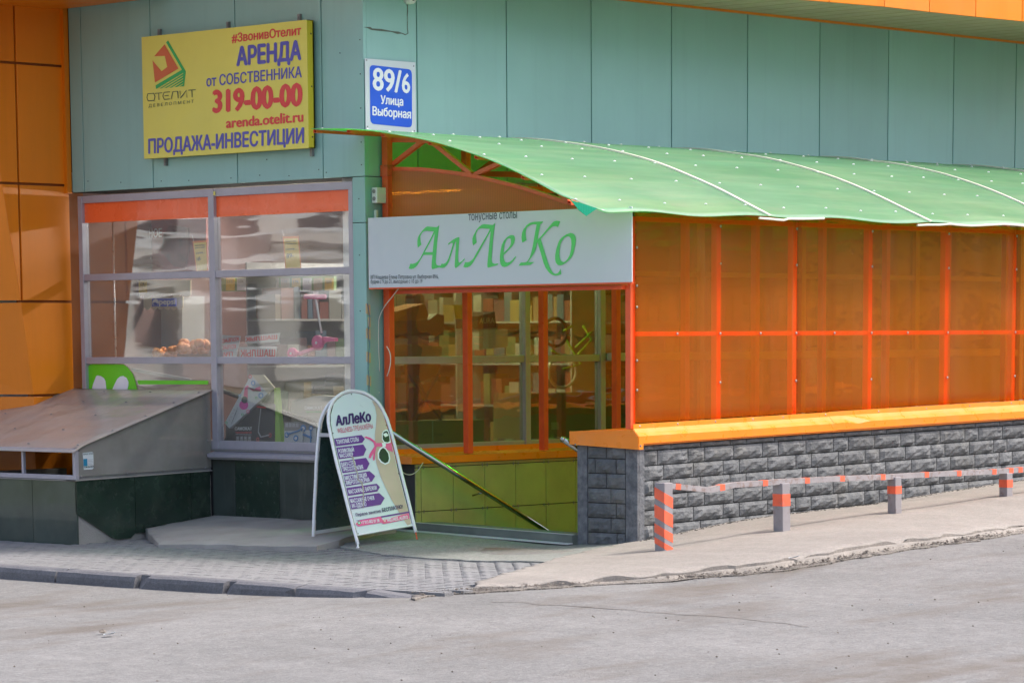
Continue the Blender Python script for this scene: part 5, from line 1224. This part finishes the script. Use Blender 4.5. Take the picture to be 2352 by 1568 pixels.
# far shelf fixtures and white cabinet fronts for depth
rg = random.Random(11)
def shelfunit(x, y0, y1, lab_, grp=None):
    t = thing('shelving', (x, (y0+y1)/2, .45), lab_, 'shelving', grp)
    obj('side_panel', MB().box(x, x+.45, y0-.02, y0, .45, 2.3), LIGHTG, t); obj('side_panel', MB().box(x, x+.45, y1, y1+.02, .45, 2.3), LIGHTG, t); obj('back_panel', MB().box(x+.43, x+.45, y0, y1, .45, 2.3), LIGHTG, t)
    for z in (.55, .98, 1.4, 1.82, 2.24): obj('shelf', MB().box(x, x+.43, y0, y1, z-.02, z), LIGHTG, t)
    pal = [(.38, .12, .08), (.5, .38, .15), (.15, .22, .3), (.5, .48, .42), (.16, .25, .12), (.38, .26, .15), (.55, .53, .5), (.24, .12, .14)]
    mb_ = {}
    for z in (.55, .98, 1.4, 1.82):
        y = y0+.02
        while y < y1-.12:
            w_ = rg.uniform(.06, .16); h = rg.uniform(.15, .34); k = rg.randrange(8)
            mb_.setdefault(k, MB()).box(x+.03+rg.uniform(0, .05), x+.3, y, y+w_-.008, z, z+h); y += w_
    for k, m_ in mb_.items(): tag(obj('goods', m_, paint('goods_%d' % k, pal[k], .5), t), kind='stuff')
for k, (x, y0, y1) in enumerate(((3.4, .6, 2.0), (3.4, 2.2, 3.8), (6.0, 1.2, 3.4), (8.5, 1.0, 3.4))):
    shelfunit(x, y0, y1, ('shop shelving full of coloured goods just behind the right bay', 'shop shelving full of coloured goods behind the left bay', 'shelving seen through the first shade tinted panes', 'deepest shelving seen behind the orange sheets')[k])
def shelfrow(y, x0, x1, lab_):
    t = thing('shelving', ((x0+x1)/2, y, .45), lab_, 'shelving'); pal = [(.38, .12, .08), (.5, .38, .15), (.15, .22, .3), (.5, .48, .42), (.16, .25, .12), (.38, .26, .15), (.55, .53, .5), (.24, .12, .14)]
    obj('back_panel', MB().box(x0, x1, y+.4, y+.42, .45, 2.4), SHELFG, t); mb_ = {}
    for z in (.5, .95, 1.4, 1.85, 2.3): obj('shelf', MB().box(x0, x1, y, y+.4, z-.02, z), SHELFG, t)
    for z in (.5, .95, 1.4, 1.85):
        x = x0+.02
        while x < x1-.12:
            w_ = rg.uniform(.07, .22); h = rg.uniform(.15, .36); k = rg.randrange(8); mb_.setdefault(k, MB()).box(x, x+w_-.01, y+.02, y+.3, z, z+h); x += w_
    for k, m_ in mb_.items(): tag(obj('goods', m_, paint('shaded_goods_%d' % k, tuple(v*.38 for v in pal[k]), .6), t), kind='stuff')  # same palette darkened to stand in for shade deep in the shop
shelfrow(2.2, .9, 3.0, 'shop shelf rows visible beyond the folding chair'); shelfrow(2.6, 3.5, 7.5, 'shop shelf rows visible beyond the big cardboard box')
# kebab banners, back to front lettering
def banner(px, X, rows, lab_):
    t = thing('banner', base(px[3], X), lab_, 'banner'); panel(px, X, .004, WHITE, 'sheet', t)
    for a, b, h, s_ in rows: lettering(s_, a, b, h, dx_(X), (-.004, 0, 0), LRED, t, .03, mirror=True)
banner([W(1350, 1325), W(1640, 1320), W(1630, 1405), W(1350, 1405)], .75, [(W(1358, 1402), W(1630, 1398), 15, 'ШАШЛЫК')], 'white banner with red mirrored kebab lettering low in the right bay')
banner([W(1395, 1240), W(1665, 1215), W(1650, 1285), W(1395, 1300)], .9, [(W(1400, 1283), W(1645, 1262), 9, 'ШАШЛЫК')], 'smaller white banner with red mirrored lettering above the big kebab banner')
banner([W(1170, 1230), W(1360, 1240), W(1325, 1405), W(1170, 1405)], .8, [(W(1175, 1300), W(1345, 1275), 8, 'КОЛБАСКИ'), (W(1175, 1350), W(1325, 1335), 9, 'КОЛБАСКИ'), (W(1175, 1400), W(1300, 1395), 9, 'ГРИЛЬ')], 'tilted white banner with three red mirrored lines beside the mullion')
# oranges piles
ORF = paint('orange_fruit', (.75, .25, .04), .5, .15, 8)
def pile(x0, x1, y, X, n, lab_):
    m = MB()
    for k in range(n): p = onx(*W(rg.uniform(x0, x1), y-rg.uniform(0, 60)), X+rg.uniform(0, .2)); m.ball(p, .045, 6)
    o = obj('oranges', m, ORF, smooth=True); tag(o, lab_, 'fruit', kind='stuff')
pile(890, 1100, 1350, .7, 34, 'heap of oranges behind the left bay near the mullion'); pile(700, 860, 1405, .8, 22, 'low heap of oranges under the awning stand')
tag(panel([W(690, 1405), W(1100, 1330), W(1104, 1420), W(690, 1425)], .95, .3, CARD, 'fruit_crate'), 'brown crate under the heaps of oranges', 'crate')
# pink scooter hanging
PK = paint('pink_scooter_plastic', (.85, .12, .32), .4, .05, 5)
t = thing('kick_scooter', base(W(1760, 1405), .2), 'pink child scooter with white stem standing in the right bay', 'scooter')
obj('handlebar', MB().tube([onx(*W(1860, 935), .2), onx(*W(2015, 935), .2)], .022, 10), PK, t, smooth=True)
obj('stem', MB().tube([onx(*W(1940, 945), .2), onx(*W(1987, 1215), .2)], .009, 10), PW, t, smooth=True)
for x, y, r in ((1958, 1292, .07), (1760, 1375, .055)): 
    c = onx(*W(x, y), .18); obj('wheel', MB().lathe(c, [(r*.5, -.02), (r, -.015), (r, .015), (r*.5, .02)], 18, 0), PK, t, smooth=True); obj('hub', MB().lathe(c-np.array([.025, 0, 0]), [(.012, 0), (.012, .01)], 10, 0), PW, t)
panel([W(1750, 1345), W(1800, 1365), W(1930, 1320), W(1990, 1245), W(2085, 1255), W(2085, 1280), W(2000, 1285), W(1940, 1340), W(1800, 1392)], .19, .05, PK, 'deck', t)
# scooter boxes low in the right bay
c7 = crop(480, 820, 420, 1996)
BLK = paint('black_carton', (.028, .026, .028), .45, .08, 4)
t = thing('scooter_box', base(c7(640, 1250), .12), 'black carton with white and red scooter lettering in the lower right pane', 'box')
panel([c7(345, 960), c7(700, 780), c7(905, 790), c7(900, 1255), c7(225, 1255), c7(225, 1020)][1:5]+[c7(330, 1255), c7(345, 960)], .13, .12, BLK, 'carton', t)
lettering('САМОКАТ', c7(445, 1090), c7(645, 1090), 34*.198, dx_(.12), (-.003, 0, 0), PW, t, .03)
lettering('трюковой', c7(452, 1128), c7(640, 1128), 22*.198, dx_(.12), (-.003, 0, 0), LRED, t, .02)
panel([c7(450, 1136), c7(635, 1140), c7(635, 1146), c7(450, 1142)], .116, .002, LIGHTG, 'print', t)
for k in range(4): panel([c7(458+k*46, 1160), c7(492+k*46, 1160), c7(492+k*46, 1220), c7(458+k*46, 1220)], .116, .002, SHELFG, 'print', t); panel([c7(*p) for p in ring(475+k*46, 1180, 9, 10)], .112, .002, LIGHTG, 'print', t)
def line(pts, r, X, mt, par, nm='print'): return obj(nm, MB().tube([onx(*c7(*p), X) for p in pts], r, 6), mt, par)
line([(745, 840), (715, 1110)], .004, .115, LIGHTG, t); line([(700, 820), (800, 830)], .007, .114, LRED, t); line([(715, 1110), (745, 1170), (850, 1145)], .006, .115, LIGHTG, t)
for x, y in ((708, 1200), (850, 1150)): panel([c7(*p) for p in ring(x, y, 16, 14, 24)], .113, .003, LRED, 'print', t); panel([c7(*p) for p in ring(x, y, 9, 12, 14)], .11, .003, BLK, 'print', t)
t = thing('scooter_box', base(c7(1200, 1275), .12), 'white and blue carton with blue child scooters printed beside the pavement board', 'box')
panel([c7(1017, 1000), c7(1385, 1005), c7(1385, 1275), c7(1015, 1275)], .13, .2, WHITE, 'carton', t); panel([c7(1017, 1000), c7(1385, 1005), c7(1385, 1060), c7(1300, 1090), c7(1017, 1100)], .126, .003, SHELFG, 'print', t)
SB = paint('scooter_blue', (.05, .25, .6), .4)
for x, y, r in ((1045, 1145, 26), (1235, 1070, 32), (1325, 1070, 24), (1150, 1185, 28)): panel([c7(*p) for p in ring(x, y, r, 14, r*1.3)], .122, .002, SB, 'print', t); panel([c7(*p) for p in ring(x, y, r*.55, 12, r*.7)], .118, .002, PW, 'print', t)
line([(1050, 1140), (1180, 1100), (1230, 1070)], .008, .118, SB, t); line([(1235, 1080), (1235, 1270)], .007, .117, LIGHTG, t); line([(1325, 1080), (1322, 1270)], .007, .117, SB, t); line([(1240, 1140), (1330, 1180)], .012, .116, SB, t)
for k in range(4): panel([c7(1030+k*40, 1010), c7(1060+k*40, 1010), c7(1060+k*40, 1055), c7(1030+k*40, 1055)], .12, .002, LIGHTG, 'print', t)
t = thing('scooter_box', base(c7(1250, 990), .3), 'pale carton with scooter lettering standing behind, cut off by the board', 'box')
panel([c7(1100, 760), c7(1380, 690), c7(1590, 700), c7(1590, 1000), c7(1100, 1000)], .32, .15, paint('pale_carton', (.5, .46, .38), .6), 'carton', t)
lettering('САМОКАТ', c7(1255, 850), c7(1460, 850), 34*.198, dx_(.30), (-.003, 0, 0), PW, t, .03); lettering('трюковой', c7(1265, 888), c7(1450, 888), 22*.198, dx_(.30), (-.003, 0, 0), LGRN, t, .02)
# tilted tapering carton
t = thing('scooter_box', base(c7(380, 1070), .085), 'tilted tapering white carton with pink scooter picture behind the lower right pane', 'box')
panel([c7(325, 1010), c7(380, 1072), c7(822, 668), c7(630, 450)], .085, .04, WHITE, 'carton', t); panel([c7(630, 450), c7(822, 668), c7(900, 600), c7(772, 452)], .088, .02, CREAM, 'carton_side', t)
panel([c7(590, 590), c7(690, 640), c7(745, 640), c7(735, 585), c7(690, 600), c7(650, 640), c7(590, 570), c7(560, 590), c7(545, 690), c7(590, 735)], .081, .003, PK, 'print', t)
panel([c7(*p) for p in ring(545, 800, 50, 16, 55)], .081, .003, paint('magenta_print', (.75, .05, .4), .4), 'print', t)
panel([c7(*p) for p in ring(555, 740, 36, 12, 40)], .078, .002, INK, 'print', t)
for x, y, r, mt in ((745, 690, 30, SB), (655, 545, 26, SB), (690, 715, 14, LOGOG), (595, 875, 20, PK), (530, 910, 14, LOGOG), (345, 1005, 14, LOGOG), (620, 470, 20, LRED), (500, 690, 16, SB)):
    panel([c7(*p) for p in ring(x, y, r, 14, r*1.1)], .079, .002, mt, 'print', t); panel([c7(*p) for p in ring(x, y, r*.5, 12, r*.6)], .0765, .002, WHITE, 'print', t)
lettering('САМОКАТ', c7(478, 850), c7(405, 1035), 5, dx_(.083), (-.003, 0, 0), INK, t, .03)
for k in range(4): panel([c7(375+k*18, 960-k*38), c7(395+k*18, 965-k*38), c7(385+k*18, 985-k*38), c7(366+k*18, 980-k*38)], .0805, .002, LIGHTG, 'print', t)
tag(panel([c7(257, 1048), c7(314, 1048), c7(314, 1168), c7(257, 1168)], .075, .003, PW, 'paper_tag'), 'small white paper tag at the lower left of the right bay', 'tag')
tag(panel([c7(900, 600), c7(925, 600), c7(985, 1250), c7(900, 1250)], .14, .05, paint('lime_carton', (.30, .55, .06), .5), 'green_box'), 'narrow lime green carton edge beside the black scooter carton', 'box')
# leaning black ramp bars
obj_ = tag(obj('leaning_bar', MB().bar(onx(*c7(230, 610), .2), onx(*c7(1390, 1020), .2), .04, .035), RUBBER), 'long black bar leaning diagonally across the lower right pane', 'bar')
tag(obj('leaning_bar', MB().bar(onx(*cl(920, 290), .16), onx(*cl(1330, 365), .16), .03, .03), GREYM), 'grey metal bar leaning in the lower left pane beside the lime emblem', 'bar')
# B side goods
cB = crop(900, 680, 700, 2352); yB_ = lambda x, y, Y: ony(*cB(x, y), Y)
def panelB(px, Y, th, mat, name, parent=None): return obj(name, MB().prism([yB_(x, y, Y) for x, y in px], (0, th, 0)), mat, parent)
t = thing('carton_box', yB_(600, 1350, .3), 'brown cardboard box marked Front with an arrow behind the shade tinted glass', 'box')
panelB([(315, 1170), (985, 1155), (985, 1330), (315, 1370)], .25, .4, CARD, 'carton', t)
lettering('Front', cB(540, 1292), cB(612, 1290), 9, lambda x, y: ony(x, y, .25), (0, -.004, 0), INK, t, .02)
panelB([(432, 1285), (470, 1262), (470, 1273), (518, 1271), (518, 1295), (470, 1296), (470, 1307)], .247, .002, INK, 'arrow_print', t); panelB([(440, 1285), (466, 1270), (466, 1277), (514, 1275), (514, 1291), (466, 1292), (466, 1300)], .244, .002, CARD, 'arrow_print', t)
for x in (525, 852): panelB([(x-4, 1168), (x+4, 1168), (x+6, 1345), (x-2, 1348)], .245, .003, LIGHTG, 'strap', t)
t = thing('folding_chair', yB_(450, 1165, .3), 'orange brown folding camp chair with crossed legs behind the left green pane', 'chair')
OC = paint('rust_fabric', (.38, .12, .04), .8, .1, 6); panelB([(310, 705), (595, 700), (560, 790), (400, 860), (315, 855)], .3, .03, OC, 'fabric', t); panelB([(320, 900), (500, 850), (590, 850), (590, 1150), (330, 1165)], .5, .02, OC, 'fabric', t)
def lB(pts, r, Y, mt, nm, par): return obj(nm, MB().tube([yB_(x, y, Y) for x, y in pts], r, 8), mt, par, smooth=True)
for a in ([(325, 790), (595, 1165)], [(575, 790), (340, 1165)], [(400, 800), (480, 1000)], [(540, 820), (390, 1170)], [(320, 850), (320, 1165)]): lB(a, .012, .28, RUBBER, 'leg', t)
t = thing('carton_box', yB_(1700, 1300, .3), 'big brown cardboard box with printed text and recycling marks behind the green pane', 'box')
panelB([(1330, 940), (2040, 930), (2040, 1260), (1330, 1315)], .3, .5, CARD, 'carton', t)
lettering('HEADLINER', cB(1500, 975), cB(1725, 965), 10, lambda x, y: ony(x, y, .3), (0, -.004, 0), SHELFG, t, .02)
for k in range(6): panelB([(1500, 1062+k*17), (1500+rg.uniform(120, 300), 1058+k*17), (1700, 1062+k*17), (1500, 1067+k*17)], .297, .002, SHELFG, 'print', t)
panelB([(1500, 1178), (1558, 1175), (1560, 1235), (1502, 1238)], .296, .003, PLAST, 'label', t)
t = thing('carton_box', yB_(970, 400, .6), 'black carton with pale lettering on the stacked goods in the first bay', 'box')
panelB([(895, 310), (1035, 270), (1050, 400), (900, 410)], .5, .3, BLK, 'carton', t); lettering('AURA', cB(905, 368), cB(1030, 362), 12, lambda x, y: ony(x, y, .5), (0, -.004, 0), CREAM, t, .02)
t = tag(panelB([(205, 320), (230, 270), (330, 240), (460, 205), (490, 300), (480, 345), (210, 350)], .4, .25, OC, 'bag'), 'rust orange fabric bag lying on dark stuff behind the first green pane', 'bag')
tag(panelB([(200, 350), (500, 335), (560, 290), (620, 300), (615, 465), (200, 470)], .38, .3, BLK, 'bag'), 'black bag under the rust orange bag behind the first green pane', 'bag')
tag(panelB([(155, 550), (420, 540), (600, 560), (600, 640), (155, 645)], .36, .4, paint('grey_cloth', (.25, .25, .27), .8), 'folded_cloth'), 'folded grey cloth on the window shelf behind the first green pane', 'cloth')
tag(panelB([(905, 420), (1140, 415), (1145, 560), (905, 585)], .5, .2, PLAST, 'carton'), 'pale box under the black lettered carton', 'box')
tag(panelB([(700, 215), (770, 215), (770, 330), (715, 330)], .35, .01, TAGY, 'price_tag'), 'yellow price tag beside the first inner orange post', 'price tag')
t = thing('balance_bike', yB_(1600, 800, .35), 'yellow green child balance bike hanging behind the second green bay', 'bicycle')
LG = paint('lime_bike_paint', (.40, .75, .05), .4)
for x, y, r in ((1530, 440, .17), (1590, 760, .2)):
    c = yB_(x, y, .35); m = MB(); m.tube([c+np.array([r*math.cos(a), 0, r*.8*math.sin(a)]) for a in np.linspace(0, 2*math.pi, 24)], .016, 8, False); obj('wheel', m, RUBBER if y < 600 else PLAST, t, smooth=True)
for a in ([(1600, 430), (1665, 390)], [(1700, 560), (1830, 440)], [(1500, 590), (1570, 625)], [(1760, 390), (1830, 500), (1720, 620)], [(1880, 345), (1945, 330)], [(1620, 500), (1740, 700), (1600, 740)]): lB(a, .012, .34, LG, 'frame_bar', t)
# ------------------------------------------------------------------ what the panes reflect: apartment block across the yard
AB2 = thing('apartment_block', (-34, 30, -.4), 'pale panel apartment block across the yard, seen only as reflection in the panes', 'building')
WALLP = paint('pale_panel_wall', (.80, .78, .74), .8, .06, .5); WIND = paint('dark_far_glass', (.10, .10, .11), .15, .1, 2)
obj('wall', MB().box(-46, -34, 6, 90, -1, 22), WALLP, AB2)
fw = MB(); fb = MB(); fr_ = MB()
for k in range(7):
    for j in range(26):
        y = 8+j*3.1; z = 1.6+k*2.8
        fw.box(-34.02, -33.9, y, y+1.5, z, z+1.5)
        if j % 3 == 1: fb.box(-33.95, -32.8, y-.6, y+2.3, z-1.0, z-.1)
for z in (.6, 3.9): fr_.box(-33.97, -33.9, 6, 90, z-.15, z)
for z, a, b in ((2.6, 22, 60), (3.3, 28, 52), (4.2, 20, 58), (4.75, 30, 49), (5.4, 22, 60)):
    obj('balcony_rail', MB().box(-32.8, -32.7, a, b, z, z+.16), PW, AB2)
tag(obj('windows', fw, WIND, AB2), kind='stuff'); tag(obj('balconies', fb, paint('grey_balcony', (.30, .30, .31), .7), AB2), kind='stuff'); obj('band', fr_, SHELFG, AB2)
AB3 = thing('apartment_block', (30, -48, 0), 'grey panel block down the street, seen only as reflection in the shade tinted panes', 'building')
obj('wall', MB().box(5, 80, -60, -46, -1, 18), WALLP, AB3)
fw = MB()
for k in range(6):
    for j in range(24): fw.box(6+j*3.1, 7.6+j*3.1, -46.05, -45.95, 1.5+k*2.8, 3.0+k*2.8)
tag(obj('windows', fw, WIND, AB3), kind='stuff')
